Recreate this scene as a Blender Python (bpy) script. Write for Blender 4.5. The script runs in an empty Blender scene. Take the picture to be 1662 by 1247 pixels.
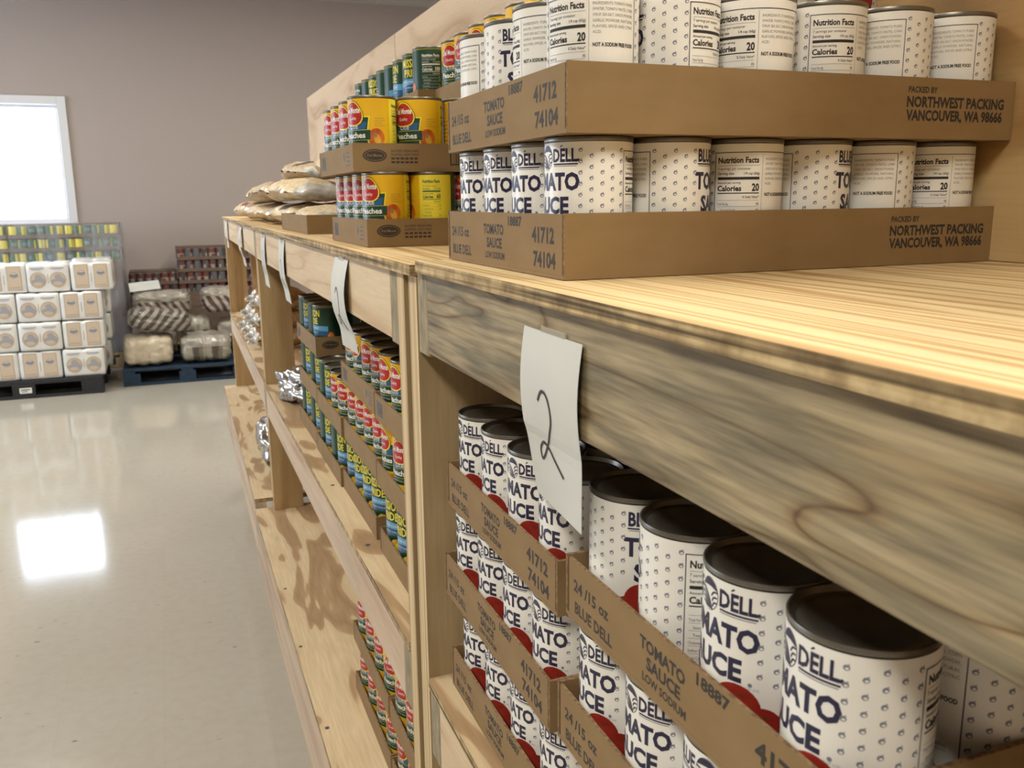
import bpy, bmesh, math, random
from mathutils import Vector, Matrix, noise as mnoise
random.seed(7)
C = bpy.context.scene.collection
H = 1.565                     # camera height above the floor (metres)
PI = math.pi

# ------------------------------------------------------------------ camera
def set_camera():
    f, yaw, pitch, roll = 1438.38, math.radians(-20.94), math.radians(-11.752), math.radians(-0.634)
    r0 = Vector((math.cos(yaw), math.sin(yaw), 0))
    fw = Vector((-math.sin(yaw)*math.cos(pitch), math.cos(yaw)*math.cos(pitch), math.sin(pitch)))
    u0 = r0.cross(fw)
    r = r0*math.cos(roll) + u0*math.sin(roll)
    u = u0*math.cos(roll) - r0*math.sin(roll)
    m = Matrix(((r.x, u.x, -fw.x, 0), (r.y, u.y, -fw.y, 0), (r.z, u.z, -fw.z, H), (0, 0, 0, 1)))
    cd = bpy.data.cameras.new('camera'); co = bpy.data.objects.new('camera', cd); C.objects.link(co)
    co.matrix_world = m
    cd.sensor_fit = 'HORIZONTAL'; cd.sensor_width = 36.0; cd.lens = f/1662*36.0
    cd.dof.use_dof = True; cd.dof.focus_distance = 0.95; cd.dof.aperture_fstop = 17.0
    cd.clip_start = 0.02; cd.clip_end = 100
    bpy.context.scene.camera = co
set_camera()

# ------------------------------------------------------------------ view, sky, lamps
sc = bpy.context.scene
sc.view_settings.view_transform = 'Standard'
sc.view_settings.look = 'None'
sc.view_settings.exposure = 0.0
sc.view_settings.gamma = 1.0
sc.view_settings.use_curve_mapping = False
sc.cycles.use_denoising = True
sc.cycles.max_bounces = 8
sc.cycles.diffuse_bounces = 5
sc.cycles.glossy_bounces = 3
sc.cycles.transparent_max_bounces = 16
sc.cycles.sample_clamp_indirect = 6.0
sc.cycles.caustics_reflective = False
sc.cycles.caustics_refractive = False
SKY = 10.5
LAMP = 42.0
w = bpy.data.worlds.new('overcast_sky'); sc.world = w; w.use_nodes = True
bg = w.node_tree.nodes['Background']
bg.inputs[0].default_value = (0.72, 0.84, 1.0, 1); bg.inputs[1].default_value = SKY

XL, XR, YB, YW, ZC = -5.2, 5.2, -4.0, 10.6, 2.2 + H
WIN = (-1.84, -0.945, H-0.178, H+1.01)          # far-wall window opening x0,x1,z0,z1
ADDED_WIN = (5.2, 9.4, 0.95, 2.75)                  # unseen opening added on the aisle side for daylight, y0,y1,z0,z1
def portal(name, loc, rot, sx, sy):
    l = bpy.data.lights.new(name, 'AREA'); l.shape = 'RECTANGLE'; l.size = sx; l.size_y = sy
    o = bpy.data.objects.new(name, l); C.objects.link(o); o.location = loc; o.rotation_euler = rot
    l.cycles.is_portal = True
portal('window_portal_far', ((WIN[0]+WIN[1])/2, YW+0.16, (WIN[2]+WIN[3])/2), (-PI/2, 0, 0), WIN[1]-WIN[0], WIN[3]-WIN[2])
portal('added_window_portal', (XL-0.16, (ADDED_WIN[0]+ADDED_WIN[1])/2, (ADDED_WIN[2]+ADDED_WIN[3])/2), (0, -PI/2, 0), ADDED_WIN[3]-ADDED_WIN[2], ADDED_WIN[1]-ADDED_WIN[0])
LAMPS = [(-1.4, -1.2), (-1.4, 1.6), (-1.4, 4.6), (-1.4, 7.6), (1.8, -1.2), (1.8, 1.6), (1.8, 4.6), (1.8, 7.6)]

# ------------------------------------------------------------------ materials
def node_mat(name):
    m = bpy.data.materials.new(name); m.use_nodes = True
    nt = m.node_tree
    return m, nt, nt.nodes['Principled BSDF']
def plain(name, col, rough=0.6, metal=0.0, coat=0.0, spec=0.5):
    m, nt, b = node_mat(name)
    b.inputs['Base Color'].default_value = (*col, 1); b.inputs['Roughness'].default_value = rough
    b.inputs['Metallic'].default_value = metal; b.inputs['Coat Weight'].default_value = coat
    b.inputs['Specular IOR Level'].default_value = spec
    return m
def N(nt, t, **kw):
    n = nt.nodes.new(t)
    for k, v in kw.items():
        if k.startswith('i_'):
            n.inputs[int(k[2:])].default_value = v
        else:
            setattr(n, k, v)
    return n
def ramp(nt, stops, interp='LINEAR'):
    r = nt.nodes.new('ShaderNodeValToRGB'); r.color_ramp.interpolation = interp
    e = r.color_ramp.elements
    while len(e) < len(stops): e.new(0.5)
    for k, (p, c) in enumerate(stops):
        e[k].position = p; e[k].color = (*c, 1)
    return r
def coords(nt, scale, loc=(0, 0, 0)):
    tc = N(nt, 'ShaderNodeTexCoord'); mp = N(nt, 'ShaderNodeMapping')
    mp.inputs['Scale'].default_value = scale; mp.inputs['Location'].default_value = loc
    nt.links.new(tc.outputs['Object'], mp.inputs['Vector'])
    return mp.outputs['Vector']
def wood(name, stops, axis=1, across=9.0, along=0.8, rings=7.0, fibre=0.25, rough=0.62, loc=(0, 0, 0), stain=None, bump=0.03, mode='PINGPONG', distort=0.4):
    """pine or ply face: contour rings of a noise stretched along the grain, fine fibres, optional stain patches"""
    m, nt, b = node_mat(name); L = nt.links.new
    s = [across]*3; s[axis] = along
    n1 = N(nt, 'ShaderNodeTexNoise'); n1.inputs['Scale'].default_value = 1.0; n1.inputs['Detail'].default_value = 2.0
    n1.inputs['Roughness'].default_value = 0.45; n1.inputs['Distortion'].default_value = distort
    L(coords(nt, s, loc), n1.inputs['Vector'])
    mu = N(nt, 'ShaderNodeMath', operation='MULTIPLY'); mu.inputs[1].default_value = rings
    L(n1.outputs[0], mu.inputs[0])
    pp = N(nt, 'ShaderNodeMath', operation='PINGPONG' if mode == 'PINGPONG' else 'FRACT')
    if mode == 'PINGPONG': pp.inputs[1].default_value = 1.0
    L(mu.outputs[0], pp.inputs[0])
    r1 = ramp(nt, stops); L(pp.outputs[0], r1.inputs[0])
    col = r1.outputs[0]
    if stain:
        sc_, sal, sc_col, lo, hi = stain
        s3 = [sc_]*3; s3[axis] = sal
        n3 = N(nt, 'ShaderNodeTexNoise'); n3.inputs['Scale'].default_value = 1.0; n3.inputs['Detail'].default_value = 4.0
        L(coords(nt, s3, (3.1, 1.7, 0.4)), n3.inputs['Vector'])
        mr = N(nt, 'ShaderNodeMapRange'); mr.inputs[1].default_value = lo; mr.inputs[2].default_value = hi
        L(n3.outputs[0], mr.inputs[0])
        mx = N(nt, 'ShaderNodeMix', data_type='RGBA', blend_type='MIX')
        L(mr.outputs[0], mx.inputs[0]); L(col, mx.inputs[6]); mx.inputs[7].default_value = (*sc_col, 1)
        col = mx.outputs[2]
    s2 = [230.0]*3; s2[axis] = 12.0
    n2 = N(nt, 'ShaderNodeTexNoise'); n2.inputs['Scale'].default_value = 1.0; n2.inputs['Detail'].default_value = 3.0
    L(coords(nt, s2), n2.inputs['Vector'])
    r2 = ramp(nt, [(0.3, (1-fibre,)*3), (0.65, (1.0, 1.0, 1.0))]); L(n2.outputs[0], r2.inputs[0])
    mx2 = N(nt, 'ShaderNodeMix', data_type='RGBA', blend_type='MULTIPLY'); mx2.inputs[0].default_value = 1.0
    L(col, mx2.inputs[6]); L(r2.outputs[0], mx2.inputs[7])
    L(mx2.outputs[2], b.inputs['Base Color'])
    b.inputs['Roughness'].default_value = rough; b.inputs['Specular IOR Level'].default_value = 0.3
    bp = N(nt, 'ShaderNodeBump'); bp.inputs['Strength'].default_value = bump; bp.inputs['Distance'].default_value = 0.001
    L(n2.outputs[0], bp.inputs['Height']); L(bp.outputs[0], b.inputs['Normal'])
    return m
def speckled(name, c1, c2, scale=60, rough=0.7, detail=4, lo=0.35, hi=0.7, coat=0.0, bump=0.0, stretch=(1, 1, 1), metal=0.0):
    m, nt, b = node_mat(name); L = nt.links.new
    n1 = N(nt, 'ShaderNodeTexNoise'); n1.inputs['Scale'].default_value = scale; n1.inputs['Detail'].default_value = detail
    L(coords(nt, stretch), n1.inputs['Vector'])
    r = ramp(nt, [(lo, c1), (hi, c2)]); L(n1.outputs[0], r.inputs[0]); L(r.outputs[0], b.inputs['Base Color'])
    b.inputs['Roughness'].default_value = rough; b.inputs['Coat Weight'].default_value = coat; b.inputs['Metallic'].default_value = metal
    if bump:
        bp = N(nt, 'ShaderNodeBump'); bp.inputs['Strength'].default_value = bump; bp.inputs['Distance'].default_value = 0.003
        L(n1.outputs[0], bp.inputs['Height']); L(bp.outputs[0], b.inputs['Normal'])
    return m

M = {}
# wood
M['ply_top'] = wood('striped_pine_ply', [(0.0, (0.50, 0.30, 0.13)), (0.30, (0.62, 0.42, 0.20)), (0.55, (0.74, 0.56, 0.31)), (1.0, (0.78, 0.61, 0.36))], 1, 11.0, 0.25, 36.0, 0.12)
M['ply_shelf'] = wood('patchy_pine_ply', [(0.0, (0.35, 0.225, 0.12)), (0.40, (0.43, 0.285, 0.16)), (0.50, (0.62, 0.475, 0.30)), (1.0, (0.68, 0.54, 0.355))], 1, 10.0, 1.9, 5.0, 0.14, distort=1.3)
M['ply_panel'] = wood('plain_ply_panel', [(0.0, (0.36, 0.26, 0.14)), (0.5, (0.47, 0.35, 0.20)), (1.0, (0.50, 0.38, 0.23))], 2, 5.0, 0.8, 4.0, 0.12)
M['ply_back'] = wood('pale_pine_ply', [(0.0, (0.42, 0.28, 0.165)), (0.22, (0.54, 0.39, 0.255)), (0.4, (0.60, 0.455, 0.32)), (1.0, (0.63, 0.485, 0.345))], 1, 3.6, 1.3, 3.2, 0.08, distort=1.4)
M['ply_near'] = wood('warm_lit_patchy_ply', [(0.0, (0.36, 0.21, 0.085)), (0.3, (0.44, 0.28, 0.12)), (0.42, (0.55, 0.39, 0.19)), (1.0, (0.62, 0.46, 0.25))], 1, 3.4, 0.9, 3.4, 0.10, distort=1.6)  # near board: its warm, dim light is put into the golden tone
M['rail_grey'] = wood('grey_stained_pine', [(0.0, (0.16, 0.10, 0.05)), (0.14, (0.30, 0.215, 0.115)), (0.4, (0.39, 0.31, 0.18)), (1.0, (0.42, 0.335, 0.21))], 1, 17.0, 1.5, 13.0, 0.48, stain=(38.0, 5.0, (0.175, 0.155, 0.105), 0.44, 0.70), distort=1.0)
M['rail_pale'] = wood('pale_pine_board', [(0.0, (0.54, 0.38, 0.23)), (0.25, (0.63, 0.48, 0.31)), (1.0, (0.68, 0.54, 0.37))], 1, 8.0, 0.9, 7.0, 0.10, distort=0.8)
M['rail_pink'] = wood('pinkish_pine_board', [(0.0, (0.45, 0.31, 0.21)), (0.25, (0.56, 0.42, 0.31)), (1.0, (0.62, 0.49, 0.37))], 1, 8.0, 0.7, 6.0, 0.14, stain=(10.0, 1.2, (0.33, 0.28, 0.24), 0.52, 0.75))
M['post'] = wood('pine_post', [(0.0, (0.35, 0.22, 0.10)), (0.4, (0.45, 0.31, 0.16)), (1.0, (0.52, 0.37, 0.20))], 2, 9.0, 0.8, 6.0, 0.15)
M['end_grain'] = speckled('rough_pine_end_grain', (0.20, 0.17, 0.12), (0.38, 0.32, 0.21), 90, 0.85, bump=0.3, stretch=(1, 1, 0.3))
def ply_edge(name):
    m, nt, b = node_mat(name); L = nt.links.new
    wv = N(nt, 'ShaderNodeTexNoise'); wv.inputs['Scale'].default_value = 1.0; wv.inputs['Detail'].default_value = 1.0
    L(coords(nt, (3, 3, 260)), wv.inputs['Vector'])
    r = ramp(nt, [(0.34, (0.10, 0.07, 0.03)), (0.46, (0.30, 0.21, 0.10)), (0.56, (0.52, 0.39, 0.20)), (0.7, (0.60, 0.46, 0.26))]); L(wv.outputs[0], r.inputs[0])
    n2 = N(nt, 'ShaderNodeTexNoise'); n2.inputs['Scale'].default_value = 45; n2.inputs['Detail'].default_value = 4
    L(coords(nt, (1, 1, 1)), n2.inputs['Vector'])
    r2 = ramp(nt, [(0.35, (0.55, 0.5, 0.45)), (0.6, (1, 1, 1))]); L(n2.outputs[0], r2.inputs[0])
    mx = N(nt, 'ShaderNodeMix', data_type='RGBA', blend_type='MULTIPLY'); mx.inputs[0].default_value = 1.0
    L(r.outputs[0], mx.inputs[6]); L(r2.outputs[0], mx.inputs[7]); L(mx.outputs[2], b.inputs['Base Color'])
    b.inputs['Roughness'].default_value = 0.8
    bp = N(nt, 'ShaderNodeBump'); bp.inputs['Strength'].default_value = 0.5; bp.inputs['Distance'].default_value = 0.002
    L(n2.outputs[0], bp.inputs['Height']); L(bp.outputs[0], b.inputs['Normal'])
    return m
M['ply_edge'] = ply_edge('layered_ply_edge')
def ply_edge_vertical(name):
    m, nt, b = node_mat(name); L = nt.links.new
    wv = N(nt, 'ShaderNodeTexNoise'); wv.inputs['Scale'].default_value = 1.0; wv.inputs['Detail'].default_value = 2.0
    L(coords(nt, (2, 170, 1.2)), wv.inputs['Vector'])
    r = ramp(nt, [(0.3, (0.30, 0.21, 0.11)), (0.5, (0.56, 0.42, 0.24)), (0.7, (0.68, 0.54, 0.34))]); L(wv.outputs[0], r.inputs[0])
    L(r.outputs[0], b.inputs['Base Color']); b.inputs['Roughness'].default_value = 0.75
    return m
M['ply_edge_v'] = ply_edge_vertical('upright_ply_edge')
# card, paper, print
M['card'] = speckled('brown_cardboard', (0.232, 0.146, 0.062), (0.262, 0.168, 0.076), 18, 0.8, stretch=(1, 1, 2))
M['card_edge'] = speckled('corrugated_card_edge', (0.12, 0.07, 0.035), (0.30, 0.19, 0.10), 240, 0.9)
M['ink'] = plain('black_print', (0.018, 0.016, 0.018), 0.6)
M['ink_fade'] = plain('faded_dark_print', (0.035, 0.028, 0.024), 0.7)
M['ink_blue'] = plain('faded_blue_print', (0.085, 0.10, 0.13), 0.7)
M['paper'] = speckled('white_copy_paper', (0.56, 0.57, 0.55), (0.61, 0.62, 0.60), 8, 0.7)
M['white'] = plain('white_label_paper', (0.80, 0.79, 0.76), 0.34)
M['navy'] = plain('navy_print', (0.018, 0.016, 0.055), 0.4)
M['dot'] = plain('grey_blue_print', (0.19, 0.20, 0.27), 0.4)
M['red'] = speckled('tomato_red_print', (0.21, 0.014, 0.010), (0.36, 0.035, 0.022), 60, 0.35)
M['calyx'] = plain('dark_olive_print', (0.09, 0.05, 0.015), 0.4)
M['grey'] = plain('grey_print', (0.22, 0.21, 0.20), 0.5)
M['yellow'] = speckled('yellow_label_print', (0.72, 0.40, 0.008), (0.80, 0.50, 0.015), 14, 0.35)
M['yellow_pale'] = plain('pale_yellow_print', (0.82, 0.70, 0.05), 0.35)
M['logo_red'] = plain('crimson_print', (0.42, 0.018, 0.02), 0.35)
M['green'] = plain('dark_green_print', (0.010, 0.050, 0.028), 0.35)
M['green_mid'] = plain('mid_green_print', (0.03, 0.13, 0.06), 0.35)
M['blue'] = plain('blue_print', (0.02, 0.10, 0.25), 0.35)
M['blue_light'] = plain('light_blue_print', (0.10, 0.32, 0.58), 0.35)
M['white_ink'] = plain('white_print', (0.75, 0.75, 0.72), 0.4)
M['orange'] = speckled('peach_orange_print', (0.42, 0.06, 0.01), (0.75, 0.27, 0.03), 45, 0.35)
M['fruit'] = speckled('golden_fruit_print', (0.60, 0.24, 0.02), (0.82, 0.55, 0.06), 45, 0.35)
M['lime'] = plain('lime_print', (0.45, 0.42, 0.04), 0.4)
M['tan'] = plain('tan_print', (0.60, 0.44, 0.24), 0.5)
M['brown'] = plain('brown_print', (0.32, 0.17, 0.08), 0.5)
M['slate'] = plain('slate_blue_print', (0.20, 0.23, 0.29), 0.5)
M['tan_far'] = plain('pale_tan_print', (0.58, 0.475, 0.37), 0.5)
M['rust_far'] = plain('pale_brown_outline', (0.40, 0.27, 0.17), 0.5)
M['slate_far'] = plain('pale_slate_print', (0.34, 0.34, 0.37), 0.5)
M['red_dull'] = plain('dull_red_print', (0.17, 0.045, 0.04), 0.5)
M['cream_dull'] = plain('dull_cream_print', (0.33, 0.30, 0.265), 0.5)
M['wrap_ink'] = plain('charcoal_print', (0.06, 0.06, 0.07), 0.5)
M['charcoal'] = plain('slate_grey_print', (0.12, 0.125, 0.145), 0.5)
M['steel'] = speckled('tin_plate', (0.17, 0.16, 0.14), (0.24, 0.225, 0.20), 30, 0.36, metal=0.85)
# plastics and the rest
M['film'] = speckled('white_plastic_wrap', (0.70, 0.70, 0.69), (0.78, 0.78, 0.77), 9, 0.28, coat=0.4)
M['black_plastic'] = speckled('black_plastic', (0.012, 0.013, 0.017), (0.022, 0.023, 0.028), 30, 0.5)
M['blue_paint'] = speckled('worn_blue_paint', (0.007, 0.022, 0.048), (0.011, 0.038, 0.080), 25, 0.7)
M['beans'] = speckled('cream_beans_in_plastic', (0.40, 0.28, 0.15), (0.72, 0.58, 0.38), 130, 0.45, detail=3, lo=0.3, hi=0.6, coat=0.12, bump=0.25)
M['beans_tan'] = speckled('tan_beans_in_plastic', (0.30, 0.20, 0.11), (0.56, 0.42, 0.26), 130, 0.45, detail=3, lo=0.3, hi=0.6, coat=0.12, bump=0.25)
M['rolls'] = speckled('brown_beans_in_plastic', (0.24, 0.13, 0.055), (0.42, 0.26, 0.12), 90, 0.35, coat=0.4, bump=0.2)
M['clear_wrap'] = speckled('crinkled_clear_wrap', (0.42, 0.41, 0.39), (0.80, 0.79, 0.77), 40, 0.12, coat=1.0, bump=0.8)
M['silver'] = speckled('silver_plastic', (0.35, 0.35, 0.36), (0.75, 0.75, 0.76), 18, 0.16, metal=0.85, bump=0.5)
M['bag_red'] = plain('red_bag_print', (0.26, 0.03, 0.03), 0.35, coat=0.5)
M['tape'] = plain('clear_tape', (0.62, 0.58, 0.48), 0.12)
M['tape'].node_tree.nodes['Principled BSDF'].inputs['Alpha'].default_value = 0.45

# ------------------------------------------------------------------ helpers
class MB:
    """collects boxes and polygons; build() links them as ONE mesh object"""
    def __init__(self): self.v = []; self.f = []; self.m = []; self.mats = []
    def mat(self, key):
        if key not in self.mats: self.mats.append(key)
        return self.mats.index(key)
    def poly(self, pts, key):
        b = len(self.v); self.v += [tuple(p) for p in pts]; self.f.append(tuple(range(b, b+len(pts)))); self.m.append(self.mat(key))
    def box(self, x0, x1, y0, y1, z0, z1, key, faces=None):
        """faces: dict of side -> material, sides -x +x -y +y -z +z"""
        b = len(self.v); faces = faces or {}
        self.v += [(x0,y0,z0),(x1,y0,z0),(x1,y1,z0),(x0,y1,z0),(x0,y0,z1),(x1,y0,z1),(x1,y1,z1),(x0,y1,z1)]
        for side, q in (('-z',(0,3,2,1)),('+z',(4,5,6,7)),('-y',(0,1,5,4)),('+x',(1,2,6,5)),('+y',(2,3,7,6)),('-x',(3,0,4,7))):
            self.f.append(tuple(b+i for i in q)); self.m.append(self.mat(faces.get(side, key)))
    def data(self, name):
        me = bpy.data.meshes.new(name); me.from_pydata(self.v, [], self.f)
        for k in self.mats: me.materials.append(M[k])
        me.polygons.foreach_set('material_index', self.m); me.update()
        return me
    def build(self, name, parent=None, bevel=0.0, smooth=False, loc=None):
        me = self.data(name)
        return link_mesh(name, me, parent, bevel, smooth, loc)
def link_mesh(name, me, parent=None, bevel=0.0, smooth=False, loc=None):
    o = bpy.data.objects.new(name, me); C.objects.link(o)
    if parent: o.parent = parent
    if loc: o.location = loc
    if smooth: me.polygons.foreach_set('use_smooth', [True]*len(me.polygons))
    if bevel:
        b = o.modifiers.new('edge', 'BEVEL'); b.width = bevel; b.segments = 2; b.limit_method = 'ANGLE'
    return o
def tag(o, label, cat, group=None, kind=None):
    if label: o['label'] = label
    if cat: o['category'] = cat
    if group: o['group'] = group
    if kind: o['kind'] = kind
    return o
def empty(name, loc=(0, 0, 0), rz=0.0):
    o = bpy.data.objects.new(name, None); C.objects.link(o); o.location = loc; o.rotation_euler = (0, 0, rz)
    o.empty_display_size = 0.05
    return o
def dup(root):
    r = root.copy(); C.objects.link(r)
    for ch in list(root.children):
        c = ch.copy(); C.objects.link(c); c.parent = r
        for g in list(ch.children):
            d = g.copy(); C.objects.link(d); d.parent = c
    return r
class Stock:
    """first use moves the prototype itself, later uses copy it with its parts"""
    def __init__(self, proto): self.p = proto; self.used = False
    def put(self, loc, rot=(0, 0, 0), label=None, cat=None, group=None, scale=None):
        o = dup(self.p) if self.used else self.p
        self.used = True
        o.location = loc; o.rotation_euler = rot
        if scale: o.scale = scale
        return tag(o, label, cat, group)

_txt = {}
def text_tris(s, bold):
    k = (s, bold)
    if k not in _txt:
        cu = bpy.data.curves.new('t', 'FONT'); cu.body = s; cu.size = 1.0; cu.offset = bold; cu.resolution_u = 2; cu.fill_mode = 'FRONT'
        ob = bpy.data.objects.new('t', cu); me = ob.to_mesh()
        vs = [(v.co.x, v.co.y) for v in me.vertices]; fs = [tuple(p.vertices) for p in me.polygons]
        ob.to_mesh_clear(); bpy.data.objects.remove(ob); bpy.data.curves.remove(cu)
        _txt[k] = (vs, fs)
    return _txt[k]
class Flat:
    """print on a label, laid out in millimetres (u to the right, v up) and then put on a plane or round a can"""
    def __init__(self): self.p = []
    def poly(self, pts, key, layer=1): self.p.append((list(pts), key, layer))
    def rect(self, u0, u1, v0, v1, key, layer=1): self.poly([(u0, v0), (u1, v0), (u1, v1), (u0, v1)], key, layer)
    def frame(self, u0, u1, v0, v1, t, key, layer=1):
        self.rect(u0, u1, v0, v0+t, key, layer); self.rect(u0, u1, v1-t, v1, key, layer)
        self.rect(u0, u0+t, v0, v1, key, layer); self.rect(u1-t, u1, v0, v1, key, layer)
    def ellipse(self, u, v, a, b, key, layer=1, n=20, rot=0.0):
        cr, sr = math.cos(rot), math.sin(rot)
        self.poly([(u+a*math.cos(t)*cr-b*math.sin(t)*sr, v+a*math.cos(t)*sr+b*math.sin(t)*cr) for t in (2*PI*i/n for i in range(n))], key, layer)
    def stroke(self, pts, wd, key, layer=1):
        for (a, b), (c, d) in zip(pts[:-1], pts[1:]):
            L = math.hypot(c-a, d-b) or 1; nx, ny = -(d-b)/L*wd/2, (c-a)/L*wd/2
            self.poly([(a-nx, b-ny), (c-nx, d-ny), (c+nx, d+ny), (a+nx, b+ny)], key, layer)
    def text(self, s, u, v, cap, key, width=None, align='L', bold=0.0, layer=1, wscale=0.8):
        vs, fs = text_tris(s, bold)
        if not vs: return
        x0 = min(a for a, _ in vs); x1 = max(a for a, _ in vs)
        k = cap/0.729; sx = width/(x1-x0) if width else k*wscale
        W = (x1-x0)*sx
        off = u - (0 if align == 'L' else W/2 if align == 'C' else W)
        for f in fs:
            self.poly([(off+(vs[i][0]-x0)*sx, v+vs[i][1]*k) for i in f], key, layer)
    def on_can(self, mb, r, z0, step=3.2, lift=0.00014):
        for pts, key, layer in self.p:
            us = [p[0] for p in pts]; lo, hi = min(us), max(us)
            pieces = [pts]
            if hi-lo > step:
                pieces = []
                k0 = math.floor(lo/step)
                cur = pts
                for k in range(k0, math.ceil(hi/step)):
                    cut = (k+1)*step
                    left, right = [], []
                    n = len(cur)
                    for i in range(n):
                        a, b = cur[i], cur[(i+1) % n]
                        if a[0] <= cut: left.append(a)
                        if a[0] >= cut: right.append(a)
                        if (a[0] < cut < b[0]) or (b[0] < cut < a[0]):
                            t = (cut-a[0])/(b[0]-a[0]); q = (cut, a[1]+t*(b[1]-a[1])); left.append(q); right.append(q)
                    if len(left) > 2: pieces.append(left)
                    cur = right
                    if len(cur) < 3: break
            rr = r + lift*layer
            for pc in pieces:
                mb.poly([(rr*math.sin(u*0.001/r), -rr*math.cos(u*0.001/r), z0+v*0.001) for u, v in pc], key)
    def on_plane(self, mb, o, ex, ey, n, lift=0.00025):
        o, ex, ey, n = Vector(o), Vector(ex), Vector(ey), Vector(n)
        for pts, key, layer in self.p:
            mb.poly([o + ex*(u*0.001) + ey*(v*0.001) + n*(lift*layer) for u, v in pts], key)

# ------------------------------------------------------------------ the room
def wall_mat():
    m, nt, b = node_mat('taupe_wall_paint'); L = nt.links.new
    n1 = N(nt, 'ShaderNodeTexNoise'); n1.inputs['Scale'].default_value = 70; n1.inputs['Detail'].default_value = 3
    L(coords(nt, (1, 1, 1)), n1.inputs['Vector'])
    r = ramp(nt, [(0.3, (0.43, 0.365, 0.335)), (0.7, (0.46, 0.39, 0.355))]); L(n1.outputs[0], r.inputs[0]); L(r.outputs[0], b.inputs['Base Color'])
    b.inputs['Roughness'].default_value = 0.8
    bp = N(nt, 'ShaderNodeBump'); bp.inputs['Strength'].default_value = 0.12; bp.inputs['Distance'].default_value = 0.003
    L(n1.outputs[0], bp.inputs['Height']); L(bp.outputs[0], b.inputs['Normal'])
    return m
def floor_mat():
    m, nt, b = node_mat('waxed_vinyl_tile'); L = nt.links.new
    v1 = coords(nt, (1, 1, 1), (0.13, 0.06, 0))
    br = N(nt, 'ShaderNodeTexBrick'); br.offset = 0.0; br.inputs['Scale'].default_value = 1.0
    br.inputs['Brick Width'].default_value = 0.3048; br.inputs['Row Height'].default_value = 0.3048
    br.inputs['Mortar Size'].default_value = 0.0012; br.inputs['Mortar Smooth'].default_value = 0.6; br.inputs['Bias'].default_value = 0.0
    br.inputs['Color1'].default_value = (0.445, 0.415, 0.358, 1); br.inputs['Color2'].default_value = (0.455, 0.425, 0.37, 1); br.inputs['Mortar'].default_value = (0.425, 0.395, 0.34, 1)
    L(v1, br.inputs['Vector'])
    n1 = N(nt, 'ShaderNodeTexNoise'); n1.inputs['Scale'].default_value = 26; n1.inputs['Detail'].default_value = 5
    L(coords(nt, (1, 1, 1)), n1.inputs['Vector'])
    r1 = ramp(nt, [(0.25, (0.95, 0.945, 0.94)), (0.6, (1, 1, 1))]); L(n1.outputs[0], r1.inputs[0])
    mx = N(nt, 'ShaderNodeMix', data_type='RGBA', blend_type='MULTIPLY'); mx.inputs[0].default_value = 1.0
    L(br.outputs['Color'], mx.inputs[6]); L(r1.outputs[0], mx.inputs[7])
    # scuffs: short dark marks
    n2 = N(nt, 'ShaderNodeTexNoise'); n2.inputs['Scale'].default_value = 1.0; n2.inputs['Detail'].default_value = 3
    L(coords(nt, (22, 55, 1)), n2.inputs['Vector'])
    r2 = ramp(nt, [(0.70, (1, 1, 1)), (0.76, (0.45, 0.42, 0.38))]); L(n2.outputs[0], r2.inputs[0])
    mx2 = N(nt, 'ShaderNodeMix', data_type='RGBA', blend_type='MULTIPLY'); mx2.inputs[0].default_value = 1.0
    L(mx.outputs[2], mx2.inputs[6]); L(r2.outputs[0], mx2.inputs[7])
    L(mx2.outputs[2], b.inputs['Base Color'])
    b.inputs['Roughness'].default_value = 0.09; b.inputs['Specular IOR Level'].default_value = 0.5
    n3 = N(nt, 'ShaderNodeTexNoise'); n3.inputs['Scale'].default_value = 5; n3.inputs['Detail'].default_value = 2
    L(coords(nt, (1, 2.2, 1)), n3.inputs['Vector'])
    bp = N(nt, 'ShaderNodeBump'); bp.inputs['Strength'].default_value = 0.03; bp.inputs['Distance'].default_value = 0.004
    L(n3.outputs[0], bp.inputs['Height']); L(bp.outputs[0], b.inputs['Normal'])
    return m
def ceiling_mat():
    m, nt, b = node_mat('ceiling_tile'); L = nt.links.new
    br = N(nt, 'ShaderNodeTexBrick'); br.offset = 0.0; br.inputs['Scale'].default_value = 1.0
    br.inputs['Brick Width'].default_value = 0.61; br.inputs['Row Height'].default_value = 0.61
    br.inputs['Mortar Size'].default_value = 0.012; br.inputs['Mortar'].default_value = (0.62, 0.60, 0.57, 1)
    br.inputs['Color1'].default_value = (0.50, 0.48, 0.45, 1); br.inputs['Color2'].default_value = (0.53, 0.51, 0.48, 1)
    L(coords(nt, (1, 1, 1)), br.inputs['Vector']); L(br.outputs['Color'], b.inputs['Base Color'])
    b.inputs['Roughness'].default_value = 0.9
    return m
M['wall'] = wall_mat(); M['floor'] = floor_mat(); M['ceiling'] = ceiling_mat()
M['trim_white'] = plain('white_trim_paint', (0.74, 0.74, 0.76), 0.4)
def struct(o): o['kind'] = 'structure'; return o
def quad_wall_with_hole(mb, axis, val, thick, a0, a1, z0, z1, hole, key):
    ha0, ha1, hz0, hz1 = hole
    lo, hi = (val, val+thick) if thick > 0 else (val+thick, val)
    for (p0, p1, q0, q1) in ((a0, ha0, z0, z1), (ha1, a1, z0, z1), (ha0, ha1, z0, hz0), (ha0, ha1, hz1, z1)):
        if axis == 'y': mb.box(p0, p1, lo, hi, q0, q1, key)
        else: mb.box(lo, hi, p0, p1, q0, q1, key)
mb = MB(); mb.box(XL-0.2, XR+0.2, YB-0.2, YW+0.2, -0.1, 0, 'floor'); struct(mb.build('floor'))
mb = MB(); mb.box(XL-0.2, XR+0.2, YB-0.2, YW+0.2, ZC, ZC+0.1, 'ceiling'); struct(mb.build('ceiling'))
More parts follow.
